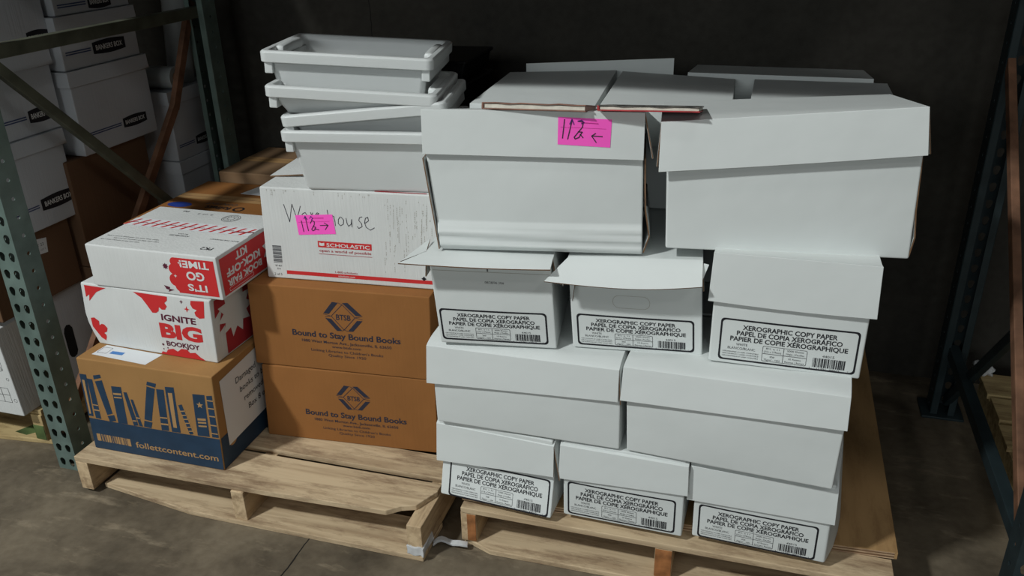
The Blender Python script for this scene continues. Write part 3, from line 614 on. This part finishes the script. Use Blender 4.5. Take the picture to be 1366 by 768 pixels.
for q in ([(.7, 22.5), (1.5, 22.5), (1.3, 11.7), (.7, 11.6)], [(27.9, 22.6), (29.2, 22.7), (29.0, 11.8), (27.9, 11.8)], [(2.5, 15), (4.4, 15), (4.4, 14.7), (2.5, 14.7)], [(2.5, 13.4), (4.5, 13.4), (4.5, 13), (2.5, 13)], [(10.3, 19.9), (12.9, 20.1), (12.9, 19.5), (10.3, 19.3)], [(10.3, 18.7), (12.9, 18.9), (12.9, 18.5), (10.3, 18.3)],
          [(35.8, 16), (38.3, 16.2), (38.3, 15.5), (35.8, 15.3)], [(35.8, 14.9), (38.3, 15.1), (38.3, 14.6), (35.8, 14.4)], [(35.8, 13.8), (38.3, 14), (38.3, 13.5), (35.8, 13.3)], [(24.2, 14.6), (26.5, 14.7), (26.5, 14.3), (24.2, 14.2)], [(24.1, 12.6), (26.5, 12.7), (26.5, 12.2), (24.1, 12.1)],
          [(16.3, 13.2), (17.6, 13.2), (17.7, 12.8), (16.4, 12.8)], [(15.0, 12.0), (16.2, 12.1), (16.3, 11.7), (15.1, 11.6)]): k.quad([q[3], q[2], q[1], q[0]], 'kraftp', 1, 1, 2)
for z in (21.8, 19.4, 17, 14.2, 11.6): k.rect(39.4, z, 41.3, z+.35, 'kraftp', 1, 1, 1)
for i in range(6): k.quad([(30.8+.36*i, 17.2-1.2*i), (32.4+.36*i, 17.5-1.2*i), (32.3+.36*i, 17.8-1.2*i), (30.7+.36*i, 17.5-1.2*i)], 'kraftp', 1, 1, 1)
k.star(37.1, 20.2, 1.05, 'kraftp', 1, 5, .42)
k.barcode(1.7, 2.9, 12.8, 5.3, 'kraftp', 18, 1, 5); k.rect(1.6, 2.9, 2.8, 5.3, 'kraftp', 1, 1, 1); k.rect(11.8, 2.8, 12.8, 5.3, 'kraftp', 1, 1, 1)
k.text('follettcontent.com', 27.4, 2.9, 2.0, 'kraftp', 26, .014, layer=1)
k.build('printed_front', c.body)
k = Ink(c.right); k.rect(.3, .3, 30, 10.2, 'blue', 0, 8, 3); k.disc(5.2, 6.2, 1.5, 'kraftp', 1, 1.0); k.build('navy_band', c.body)
k = Ink(c.right); k.quad([(3.4, 6.0), (22.5, 6.6), (22.5, 27.6), (2.6, 26.4)], 'paper', 2, 6, 6); sh = k.build('paper_notice', c.body); sh['label'] = 'white paper notice'
k = Ink(c.right)
for i, t in enumerate(('Damaged', 'books to be', 'removed', 'Box 8 of')): k.text(t, 9.2+1.5*i, 21.8-3.5*i, 1.9, 'black', al='L', layer=4)
k.build('notice_text', sh)
k = Ink(c.top); k.quad([(3, 2.6), (21, 1.2), (22, 7), (3.4, 8)], 'paper', 0); k.rect(7.5, 4.0, 11.5, 5.4, 'tapeblue', 1); k.frame(3.6, 3.8, 6.6, 6.8, .12, .2, 'ink', 1); k.build('shipping_label', c.body)

c = carton('book_carton', 'white carton with large red and plum lettering, middle of the left pile', 'box', 15.1, 5.7, 41.35, -2.2, 40.2, 29, 18.2, 'shipwhite', 'boxes on the left pallet', tl=(.1, None), tr=(1.0, None), bulge=.4,
           fn=lambda x, y, z: (x-(.9*(1-abs(z-9)/9) if x < 3 else 0)+(1.6*max(0, 1-z/5) if x < 2 else 0), y, z))
k = Ink(c.front)
k.poly([(1.3, 17.6), (8.3, 17.6), (4.9, 16.0), (2.3, 13.0), (2.6, 15.0), (1.4, 14.1)], 'red')
k.poly([(17.0, 17.7), (27.5, 17.7), (27.4, 16.6), (26.5, 15.8), (27.1, 14.9), (26.4, 13.9), (25.4, 13.8), (24.6, 14.4), (24.3, 13.2), (23.4, 12.6), (22.3, 12.5), (20.9, 14.5), (19.5, 16.3)], 'red')
k.poly([(34.6, 17.5), (38.6, 17.8), (38.1, 13.0), (36.6, 12.7), (35.6, 13.3), (35.3, 14.3), (36.1, 15.0), (34.9, 15.4), (34.4, 16.4)], 'red')
k.poly([(1.6, 7.8), (2.9, 8.1), (3.5, 7.2), (3.3, 5.9), (4.2, 6.5), (5.1, 6.4), (5.9, 5.4), (5.4, 4.3), (4.3, 3.7), (4.9, 3.2), (4.8, 2.4), (4.3, 1.4), (3.0, 2.1), (1.3, 5.2)], 'red')
k.poly([(22.3, .2), (23.0, 1.0), (24.2, .9), (24.9, 1.9), (26.7, 2.4), (28.0, 1.7), (29.4, 2.8), (31.1, 2.8), (31.9, 1.9), (33.6, 2.2), (34.9, 1.1), (36.5, .25), (29.3, .2)], 'red')
k.text('IGNITE', 30.1, 10.8, 1.8, 'plum', 10.5, .03)
k.text('BIG', 30.2, 5.8, 4.1, 'red', 12.9, .05)
k.text('BOOKJOY', 30.1, 3.2, 1.45, 'plum', 10.3, .03)
k.star(31.7, 16.8, .6, 'plum'); k.star(33.1, 14.9, .9, 'red')
for x, z, r_ in ((23.7, 3.3, .35), (23.6, 1.9, .2), (25.0, 2.4, .22)): k.disc(x, z, r_, 'plum')
k.build('printed_front', c.body)
k = Ink(c.right)
k.poly([(4.5, .6), (28, .6), (28, 17.4), (1.5, 17.4), (1.2, 12.5), (4.5, 14.5), (2.8, 10.5), (2.4, 8), (4.6, 9)], 'dred')
k.star(9.5, 11.5, 7.5, 'blank', 1, 11, .66); k.build('printed_side', c.body)
c = carton('book_carton', 'white carton lettered upside down under red zigzag tape, top of the left pile', 'box', 20.8, 4.9, 59.65, -.1, 39.2, 30.2, 11.7, 'shipwhite', 'boxes on the left pallet', tl=(-.2, None), tr=(-.1, None), bulge=.2)
k = Ink(c.front)
k.rect(26.6, .9, 38.3, 10.6, 'red', 0, 4, 3)
for x, z, r_ in ((26.8, 9.4, 1.2), (26.4, 7.4, 1.5), (26.3, 4.4, 1.8), (27.2, 2.6, 1.4)): k.disc(x, z, r_, 'red')
k.text('TIME!', 32.6, 10.0, 1.9, 'blank', 8.4, .025, rot=180, layer=2); k.text('GO', 32.4, 7.1, 2.3, 'blank', 5.2, .03, rot=180, layer=2); k.text("IT'S", 32.4, 3.7, 1.9, 'blank', 5.6, .025, rot=180, layer=2)
k.star(24.0, 8.0, .9, 'plum', 0, 8, .6); k.star(26.5, 5.6, .5, 'blank', 1); k.star(28.2, 9.3, .4, 'blank', 1)
k.poly([(22.3, 2.6), (24.0, 2.2), (23.8, 1.7), (25.2, 1.5), (23.2, .8), (23.6, 1.4), (22.8, 1.5)], 'plum')
k.build('printed_front', c.body)
k = Ink(c.right)
k.rect(1.0, .8, 29.5, 10.7, 'red', 0, 8, 3)
k.text('KIT', 10.2, 10.0, 2.0, 'blank', 5.2, .04, rot=180, layer=1); k.text('KICK-OFF', 10.6, 7.0, 2.0, 'blank', 15, .04, rot=180, layer=1); k.text('BOOK FAIR', 10.6, 4.2, 1.8, 'blank', 15.4, .04, rot=180, layer=1)
k.frame(3.2, 1.2, 14, 2.2, .1, .3, 'blank', 1); k.star(24.5, 5.5, 5.2, 'blank', 1, 10, .66); k.build('printed_side', c.body)
k = Ink(c.top)
k.rect(.2, 14.6, 39, 20.2, 'paper', 0, 10, 2)
for i in range(13):
    x = 1.2+3*i
    k.quad([(x-1.6, 15.0), (x-.7, 15.0), (x+1.5, 19.6), (x+.7, 19.6)], 'red', 1, 1, 2)
    k.quad([(x-.9, 16.5), (x+1.8, 17.1), (x+1.8, 17.4), (x-.9, 16.8)], 'dred', 2, 1, 1)
k.quad([(33, 16.6), (39, 17.6), (39, 17.0), (33, 16.1)], 'dred', 2, 2, 1)
k.build('printed_tape', c.body)
k = Ink(c.top)
k.text('PK2', 33.5, 5.4, 1.7, 'black', 3.4, .012, rot=180)
for i in range(3): k.text('KEEP THIS SIDE UP HANDLE WITH CARE', 1.6+3*(i % 2), 4.4+1.3*i, .5, 'ink', 12+2*i, rot=180, al='R')
k.text('ASSEMBLED', 20.8, 11.2, .8, 'ink', 6, rot=180); k.text('IN USA', 21, 12.4, .6, 'ink', 3, rot=180); k.text('BOOK FAIR PRODUCT', 34.5, 11.0, .7, 'ink', 8.5, rot=180)
k.ring(26.6, 25.6, 2.6, .14, 'ink', 0, 28); k.ring(26.6, 25.6, 2.1, .1, 'ink', 0, 28); k.ring(26.6, 25.6, 1.0, .12, 'ink', 0, 20)
for i in range(12): k.stroke([(26.6+1.1*cos(i*pi/6), 25.6+1.1*sin(i*pi/6)), (26.6+2.0*cos(i*pi/6), 25.6+2.0*sin(i*pi/6))], .1, 'ink')
k.text('Pd', 10.6, 28.3, .9, 'black', 1.8, .02, rot=180); k.text('2 of 2', 17.5, 27.2, .8, 'ink', 5, rot=180); k.build('printed_top', c.body)

def btsb(label, u, v, z, yw, h, tl, tr, cx, cz, kx, tx, tz, tw):
    c = carton('book_carton', label, 'box', u, v, z, yw, 50.6, 30, h, 'kraft', 'boxes on the left pallet', tl=tl, tr=tr, bulge=.35, nx=8)
    k = Ink(c.front)
    def Q(*pts): return [(cx+(a-360)*.0315*kx, cz-(b-148-.083*(a-360))*.0345*kx) for a, b in pts]
    for q in ([(192, 112), (272, 22), (322, 30), (238, 118)], [(357, 32), (405, 32), (522, 138), (470, 136)], [(205, 150), (255, 157), (345, 258), (300, 258)], [(395, 262), (440, 264), (525, 178), (478, 176)]):
        k.poly(list(reversed(Q(*q))), 'navy')
    d = Q((258, 135), (357, 45), (462, 152), (362, 250), (258, 135)); k.stroke(d, .16, 'navy')
    for a, b in (((190, 118), (256, 135)), ((205, 140), (256, 135)), ((464, 150), (524, 142)), ((464, 152), (524, 168)), ((322, 30), (357, 45)), ((345, 258), (362, 250)), ((395, 262), (362, 250))): k.stroke(Q(a, b), .12, 'navy')
    k.text('BTSB', cx+.05, cz-.75*kx, 1.55*kx, 'navy', 3.9*kx, .016)
    k.text('Bound to Stay Bound Books', tx, tz, 1.75, 'navy', tw, .022)
    k.text('1880 West Morton Ave., Jacksonville, IL 62650', tx, tz-1.75, .85, 'navy', tw*.83, .008)
    k.text('www.btsb.com', tx, tz-2.95, .75, 'navy', tw*.27, .006)
    k.text("Linking Libraries to Children's Books", tx, tz-4.4, .8, 'navy', tw*.67); k.text('Quality Since 1920', tx, tz-5.7, .8, 'navy', tw*.35)
    k.build('printed_front', c.body); tape_seam(c, 'kraft2'); return c
btsb('brown carton with navy diamond emblem standing directly on the pallet', 58.3, 15.9, 12.1, 4.4, 23.1, (1.4, None), (.5, None), 27.0, 15.2, .93, 27.2, 8.6, 29.6)
btsb('brown carton with navy diamond emblem directly under the carton with Warehouse handwriting', 58.1, 16.1, 35.3, 3.9, 24.2, (1.1, None), (.9, None), 26.9, 16.6, 1.03, 27.2, 10.2, 30.4)
c = carton('book_carton', 'white carton with Warehouse handwriting and a pink sticker, below the tubs', 'box', 62.9, 20.7, 59.6, 3.9, 48, 34, 25.2, 'shipwhite', 'boxes on the left pallet', tl=(1.4, None), tr=(1.2, None), bulge=.2, nx=8)
k = Ink(c.front)
k.rect(15.2, 9.7+.05, 29.9, 11.5, 'red'); k.text('SCHOLASTIC', 23.5, 10.05, 1.0, 'blank', 11.8, .016, layer=1)
k.poly([(15.6, 10.3), (16.3, 10.15), (17.0, 10.3), (17.0, 11.1), (16.3, 10.9), (15.6, 11.1)], 'blank', 1)
k.text('open a world of possible', 22.6, 8.55, .72, 'dred', 14.2, .012); k.rect(15.3, 7.85, 29.9, 7.98, 'dred')
k.rect(5.7, 1.45, 47.6, 2.5, 'red', 0, 10, 1); k.text('1-800-scholastic', 22.6, 2.75, .6, 'dred', 6.2, .006); k.text('scholastic.com', 22.6, 1.7, .5, 'blank', 4.6, .006, layer=1)
for i in range(15): k.rect(2.2, 4.5+.33*i, 4.7, 4.5+.33*i+(.24 if i % 3 else .14), 'ink', 0, 1, 1)
k.text('VP 4RT', 3.5, 3.4, .55, 'ink', 2.0); k.text('54', 3.5, 2.6, .45, 'ink', 1.0); k.text('2 of 5', 3.2, .9, .7, 'ink', 2.2)
k.star(43.6, 2.9, .7, 'black', 0, 4, .6); k.build('printed_front', c.body)
k = Ink(c.front)
R = random.Random(4)
for i in range(70):
    x = R.uniform(33, 46) if i < 48 else R.uniform(1, 30); zt = R.uniform(10, 24) if i < 48 else 24.6; L = R.uniform(1.5, 7) if i < 48 else R.uniform(.6, 2)
    for j in range(int(L/.55)):
        if R.random() < .7: k.rect(x, zt-j*.55-.35, x+.11, zt-j*.55, 'dirt', 0, 1, 1)
k.build('fluting_stains', c.body)
k = Ink(c.front)
for s in ([(6.5, 20.8), (7.8, 16.2), (8.8, 21.0), (9.9, 17.1), (11.1, 20.6)], [(12.8, 18.3), (12.3, 19.0), (11.6, 18.6), (11.0, 17.7)], [(13.8, 19.1), (14.0, 18.3)], [(14.4, 19.0), (14.1, 18.4)], [(15.0, 18.4), (15.6, 19.1), (16.1, 18.9), (15.3, 18.4)], [(18.4, 20.0), (18.6, 18.4)], [(18.6, 18.6), (19.4, 18.8)],
          [(19.6, 18.6), (20.1, 18.4), (20.35, 17.0), (20.4, 15.9)], [(21.9, 18.4), (21.3, 17.7), (21.2, 16.6), (21.8, 16.0), (22.6, 16.5), (22.7, 17.6), (22.1, 18.3)], [(23.4, 18.1), (23.6, 16.7), (24.0, 16.0), (24.7, 16.6), (24.9, 17.9), (24.9, 15.9)], [(27.7, 18.7), (27.0, 18.5), (26.8, 17.7), (27.5, 16.9), (27.6, 16.1), (26.7, 15.6), (26.3, 16.1)],
          [(28.5, 17.1), (29.4, 17.8), (29.2, 18.7), (28.6, 18.4), (28.3, 17.2), (28.7, 16.0), (29.8, 15.3), (30.9, 16.0)]): k.stroke(s, .17, 'pen')
k.build('handwriting', c.body)
arrow_sticker(c.front, c.body, [(10.1, 12.8), (20.4, 13.7), (19.7, 18.9), (9.5, 18.1)], 'right')
k = Ink(c.top); k.rect(31, .5, 44.5, 1.1, 'dred', 0, 6, 1); k.build('red_top_stripe', c.body)
P = [(-1.2, 8, 25.4), (-1.4, 31, 25.6), (10, 31, 26.6), (9, 9, 26.0)]
mk('top_flap', P, [(0, 1, 2, 3)], ['shipwhite', 'edge'], c.root, smooth=False, mods=(('solid', .35, 0, True),)).location = (1.6*S, 0, 0)

# cartons behind
G2 = 'brown cartons at the back of the left pallet'
carton('book_carton', 'brown carton low at the back left of the left pallet', 'box', 5.5, 37, 12.1, 0, 50, 40, 26, 'kraft', G2)
c = carton('book_carton', 'brown carton with an upside down logo and blue oval on top, behind the left pile', 'box', 4.6, 36.6, 38.1, 0, 51, 42.5, 26.2, 'kraft', G2)
k = Ink(c.top)
k.text('follett', 20.2, 19.6, 2.6, 'black', 9.2, .03, rot=180); k.ring(27.6, 18.6, 1.9, .7, 'black'); k.text('CONTENT', 19.6, 22.6, 1.7, 'ink', 11, .01, rot=180)
k.disc(6.2, 18.6, 4.2, 'oval', 0, 2.4); k.build('printed_top', c.body); tape_seam(c, 'kraftp', 5, y=27)
o = mk('paper_sheet', [(0, 0, 0), (22, -.5, 0), (23, 9.6, .1), (2.6, 9.8, .1)], [(0, 1, 2, 3)], 'paper', smooth=False, mods=(('solid', .06, 1, False),)); o.location = (24.2*S, 68.6*S, 64.45*S)
tag(o, 'loose white sheet on the brown carton left of the tubs', 'paper sheet')
c = carton('book_carton', 'pale brown carton farthest back on the left pallet, against the wall', 'box', 8.2, 80.5, 12.1, 0, 52, 32, 55.4, 'pale', G2)
tape_seam(c, 'kraftp')
for lab, z, h, u0 in (('brown carton hidden low behind the lettered brown cartons', 12.1, 24, 62), ('brown carton hidden behind the lettered brown cartons', 36.2, 24, 62), ('brown carton under the black trays behind the tubs', 60.3, 24, 64)):
    carton('book_carton', lab, 'box', u0, 58.5, z, 0, 48, 36, h, 'kraft', G2)

# ---------------------------------------------------------------- milky tubs
def rrect(w, d, ins, r, n=5):
    x0, y0, x1, y1 = ins, ins, w-ins, d-ins; P = []
    for cx, cy, a0 in ((x1-r, y0+r, -90), (x1-r, y1-r, 0), (x0+r, y1-r, 90), (x0+r, y0+r, 180)):
        for k in range(n+1): a = rad(a0+90*k/n); P.append((cx+r*cos(a), cy+r*sin(a)))
    return P
def tub(label, u, v, z, yw, w, d, h=15.7, tilt=(0, 0), tp=0):
    t = thing('storage_tub', label, 'tub', u, v, z, yw, 'stack of milky plastic tubs'); t.rotation_euler = (rad(tilt[0]), rad(tilt[1]), rad(yw))
    prof = [(4.6, .5, 1.6), (4.3, .45, 2), (3.9, .7, 2.4), (2.2, h-1.5, 2.6), (1.9, h-.4, 2.6), (1.5, h, 2.8), (.4, h, 3), (0, h-.4, 3.2), (.05, h-2.6, 3.2), (.35, h-2.8, 3), (.7, h-2.7, 3), (.9, h-1.0, 2.8), (1.75, h-1.1, 2.6), (1.85, h-3.5, 2.6), (3.5, .8, 2.4), (3.9, .1, 2), (4.6, 0, 1.6)]
    V, F = [], []; n = None
    for ins, zz, r in prof:
        ins += tp*(1-zz/h) if ins > 1.2 else 0
        P = rrect(w, d, ins, max(r*.55, .8)); n = len(P); V += [(a, b, zz) for a, b in P]
    for j in range(len(prof)-1):
        for i in range(n): F.append((j*n+i, (j+1)*n+i, (j+1)*n+(i+1) % n, j*n+(i+1) % n))
    F.append(tuple(range(n))); F.append(tuple(reversed(range((len(prof)-1)*n, len(prof)*n))))
    mk('tub_body', V, F, 'tub', t, mods=(('bevel', .12), 'wn'))
    for sg in (0, 1):
        X = lambda x: x if sg == 0 else w-x
        hv, hf = [], []
        A, B = softbox(2.4, d*.5, 2.6, .9, 2, 4, 2, lambda x, y, z: (X(x+1.3), y+d*.25, z+h-2.5+.25*sin(pi*y/(d*.5))))
        hv += A; hf += B; b = len(hv)
        A, B = softbox(2.0, d*.94, 2.9, .3, 1, 4, 1, lambda x, y, z: (X(x+.9), y+d*.03, z+h-5.4)); hv += A; hf += [tuple(b+i for i in f) for f in B]
        if sg: hf = [tuple(reversed(f)) for f in hf]
        mk('handle', hv, hf, 'tub', t, mods=('wn',))
    return t
tub('bottom milky white tub, standing on the carton with Warehouse handwriting', 74.6, 16.9, 84.9, 8, 41, 29.5, 15.6)
tub('milky white tub tilted up to the right, second from the bottom', 76.4, 17.3, 88.3, 10, 40.5, 29, tilt=(0, -5), tp=4)
tub('shallow milky white tub under the topmost tub', 72.0, 16.4, 104.2, 10, 41.2, 29.5, 7.1, tilt=(0, 3.2))
tub('topmost milky white tub, open and empty', 69.0, 20.6, 105.2, 11, 41.6, 29, 13.3, tilt=(0, 3.2))
for i, (du, h_) in enumerate(((0, 6.6), (1.2, 6.2), (-.2, 6.4), (.6, 6.0))):
    t = thing('plastic_tray', ('lowest', 'second lowest', 'third', 'topmost')[i]+' of the black trays stacked behind the milky tubs', 'tray', 76+du, 62, 84.4+6.6*i, (0, 3, -2, 1)[i], 'black trays behind the tubs')
    V, F = softbox(28, 24, h_-.4, .6, 1, 1, 1, lambda x, y, z: (x+(x-14)*.02*z, y, z)); mk('tray_body', V, F, 'blackplastic', t, mods=('wn',))
    V, F = softbox(31.6, 26, 1.0, .4, 1, 1, 1, x0=-1.8, y0=-1, z0=h_-1.2); mk('tray_rim', V, F, 'blackplastic', t, mods=('wn',))

# ---------------------------------------------------------------- neighbouring bay, left: file boxes seen through the frame
lp = thing('wooden_pallet', 'old pallet with green paint under the file boxes behind the left upright', 'pallet', -118, 8.5, 0, 0, 'wooden pallets')
for i in range(7): board('deck_board', lp, 0, .5+15*i, 10.5, 102, 10+15*i, 12.1, 'oldwood')
for i, x in enumerate((0, 49, 98)):
    s_ = board('stringer', lp, x, 0, 1.5, x+4, 104, 10.5, 'oldwood')
    if i == 2:
        V, F = softbox(3.8, .2, 5, .08, 1, 1, 2); o = mk('green_paint', V, F, 'greenpaint', s_); o.location = (.1*S, -.16*S, .3*S)
prism('bottom_board', lp, [(40, .5), (74, -2.5), (103, .5), (103, 12), (40, 12)], 0, 1.5, 'oldwood')
k = Ink(lambda a, b, e: (a, b, 1.5+e)); k.poly([(88, 1.4), (93, .8), (96.5, 4.6), (91, 7)], 'greenpaint'); k.build('green_paint_patch', lp)
for y0 in (46, 92): board('bottom_board', lp, 0, y0, 0, 102, y0+11, 1.5, 'oldwood')
def logo(k, a, z, w_=9.0, h_=4.2, stripe=None):
    P = []
    for i in range(9): P.append((a+w_*i/8, z+h_*.5*(.78+.22*sin(pi*i/8))))
    for i in range(9): P.append((a+w_*(1-i/8), z-h_*.5*(.78+.22*sin(pi*i/8))))
    k.poly(list(reversed(P)), 'black', 0); k.text('BANKERS BOX', a+w_/2, z-h_*.17, h_*.36, 'blank', w_*.82, .02, layer=1)
    if stripe:
        k.rect(stripe, z-.5, a-.8, z-.15, 'blu2', 0, 4, 1); k.rect(stripe, z+.15, a-.8, z+.5, 'blu2', 0, 4, 1)
def file_box(label, uface, v, z, w_, h, lg=None, lidh=4.5, depth=31, stripe=1.5, lgh=4.2, lgw=9):
    """file storage box whose side faces the frame (+x); origin at its front right bottom corner"""
    c = carton('file_box', label, 'box', uface-depth, v, z, 0, depth, w_, h-.6, 'bank', 'file boxes behind the left upright', body='box_body', nx=3, bulge=.15)
    if lidh: lid(c, (h, h, h, h), (lidh, lidh), mat='bank', xl=-.5, xr=.5)
    if lg:
        k = Ink(c.right if lg[1] < h-lidh-1 else (lambda a, b, e: (depth+.75+e, a, b))); logo(k, lg[0], lg[1], lgw, lgh, stripe); k.build('printed_logo', c.body)
    return c
file_box('white file box low behind the left upright, its long logo beside the lowest stack', -14.2, 7, 64.6, 33.5, 26.4, (20.3, 6.8), lgw=13)
file_box('white file box in the middle of the front column behind the left upright', -14.6, 9, 91.1, 34, 22.6, (22.2, 5.2), lgw=9.5)
file_box('topmost white file box of the front column, partly under the dark brace', -13.6, 9, 113.8, 35.5, 29, (27.5, 3.2), lgw=8, lidh=5)
file_box('white file box on the dark brown carton in the second column', -11.2, 45, 81.2, 33.5, 25.2, (18.2, 6.0), lgw=11, lgh=3.6)
file_box('low white file box second from the top of the second column', -11.4, 45, 106.5, 32.5, 15.2, (12.5, 4.8), lgw=14, lidh=6.5)
file_box('topmost white file box of the second column with a dark logo', -11.4, 46, 121.8, 31, 26, (13.5, 2.6), lgw=9.5)
file_box('white file box at the far back beside the rear post, lower of two', -10.4, 85, 44.4, 27, 23.8)
file_box('white file box at the far back beside the rear post, upper of two', -10.4, 85, 68.3, 27, 24.2, (11, 5.0), lgw=10, lgh=3.6)
file_box('white file box at the far back lowest beside the rear post', -10.4, 85, 20.4, 27, 23.8)
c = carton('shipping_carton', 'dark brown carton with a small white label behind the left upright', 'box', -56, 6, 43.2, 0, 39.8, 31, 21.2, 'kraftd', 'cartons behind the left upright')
k = Ink(c.right); k.quad([(15.2, 14.2), (21, 13.6), (21.6, 18), (15.8, 19)], 'paper', 0, 2, 2); k.text('JET 22', 18.4, 16.2, .9, 'ink', 3.6, layer=1); k.text('40 CT  LOT 3', 18.4, 14.8, .5, 'ink', 4, layer=1); k.build('white_label', c.body)
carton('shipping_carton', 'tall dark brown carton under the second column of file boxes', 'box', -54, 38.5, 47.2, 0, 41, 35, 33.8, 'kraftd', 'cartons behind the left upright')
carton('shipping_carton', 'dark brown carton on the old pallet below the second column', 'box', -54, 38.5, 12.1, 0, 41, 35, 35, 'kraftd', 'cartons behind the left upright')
c = carton('shipping_carton', 'white carton with small pictograms on the old pallet at the left edge', 'box', -58, 5, 12.1, 0, 40, 14, 28.6, 'shipwhite', 'cartons behind the left upright', tr=(-1.5, None))
k = Ink(c.front)
for q in ([(31, 16), (35, 17.4), (38, 15.6), (34, 14.2)], [(31, 16), (31, 20), (35, 21.4), (35, 17.4)], [(35, 21.4), (38, 19.4), (38, 15.6)]): k.stroke(q+[q[0]], .12, 'ink')
k.frame(32, 4.5, 37.4, 9.5, .12, .2, 'ink'); k.rect(34.6, 4.6, 34.75, 9.4, 'ink', 0, 1, 1); k.rect(32.1, 7, 37.3, 7.15, 'ink', 0, 1, 1); k.ring(38.6, 12.6, .5, .1, 'ink'); k.ring(38.8, 5.4, .6, .1, 'ink')
k.build('pictograms', c.body)
c = carton('shipping_carton', 'white carton with an oval hand hole between left upright and red boxes', 'box', -57.5, 19.6, 12.1, 0, 39.5, 18.4, 30.8, 'bank', 'cartons behind the left upright')
k = Ink(c.right)
k.poly([(7.2, 8.6), (8.3, 8), (9.6, 8.4), (10.3, 9.6), (10.3, 17.6), (9.5, 19), (8.3, 19.4), (7.2, 18.6), (6.7, 17.2), (6.7, 9.8)], 'dark'); k.build('hand_hole_shade', c.body)  # shade inside the hole painted as a flat black patch
k = Ink(c.right); k.frame(1, 19, 5, 29, .15, .4, 'ink'); k.build('pictograms', c.body)
carton('shipping_carton', 'orange brown carton on the white pictogram carton at the left edge', 'box', -62, 6, 41.0, 0, 38.5, 12.5, 1.9, 'kraft2', 'cartons behind the left upright')
# film roll and tube on the far boxes
t = thing('film_roll', 'grey roll of stretch film lying on the far file box', 'film roll', -27, 90, 96.4)
def cyl(name, p, q, r, mat, parent, n=28, hollow=0):
    p, q = Vector(p), Vector(q); ax = (q-p).normalized(); a = ax.orthogonal().normalized(); b = ax.cross(a); V, F = [], []
    R = [(p, r*.94), (p+ax*.3, r), (q-ax*.3, r), (q, r*.94)] if not hollow else [(p, hollow), (p, r), (q, r), (q, hollow)]
    for c_, rr in R: V += [tuple(c_+a*rr*cos(2*pi*i/n)+b*rr*sin(2*pi*i/n)) for i in range(n)]
    for j in range(3 if not hollow else 4):
        for i in range(n): F.append((j*n+i, j*n+(i+1) % n, ((j+1) % 4)*n+(i+1) % n, ((j+1) % 4)*n+i))
    if not hollow: F += [tuple(reversed(range(n))), tuple(range(3*n, 4*n))]
    return mk(name, V, F, mat, parent, mods=(('bevel', .1), 'wn'))
cyl('film', (0, 0, 0), (17, 1, 0), 3.8, 'roll', t, hollow=1.9); cyl('core', (-1, -.06, 0), (18, 1.06, 0), 1.85, 'edge', t, hollow=1.4)
t = thing('film_roll', 'tall grey tube standing behind the file boxes near the rear post', 'film roll', -18, 104, 92.8)
cyl('film', (0, 0, 0), (3, 2, 42), 4.6, 'roll', t, hollow=2.0); cyl('core', (-.05, 0, -.1), (3.05, 2, 43), 1.95, 'edge', t, hollow=1.5)

# ---------------------------------------------------------------- neighbouring bay, right: a bare pallet
rp = thing('wooden_pallet', 'bare greenish pallet on the floor beyond the right upright', 'pallet', 256.5, -8, 0, 0, 'wooden pallets')
for i, x1 in enumerate((102, 101, 103, 102, 101.5, 103, 102, 102)): board('deck_board', rp, (0, .8, -.6, .4, 1.2, -.3, .5, 0)[i], 13.8*i, 11.2, x1, 13.8*i+(12.2, 11, 12.6, 11.6, 12.3, 11.4, 12.2, 13)[i], 12.9, 'oldwood')
for x in (.6, 49, 98): board('stringer', rp, x, 0, 1.6, x+4, 109, 11.2, 'oldwood')
for y0 in (0, 48, 98): board('bottom_board', rp, 0, y0, 0, 102, y0+11, 1.6, 'oldwood')
V, F = softbox(5, 5, 3.5, 1.2, 4, 4, 4, lambda x, y, z: (x+.5*sin(z*3+y), y+.5*sin(x*2.2), z+.5*sin(x*2.5+y*2)))
o = mk('plastic_scrap', V, F, 'wrap', mods=('wn',)); o.location = (255*S, 99.6*S, 12.6*S); tag(o, 'crumpled clear plastic on the corner of the bare right pallet', 'plastic scrap')
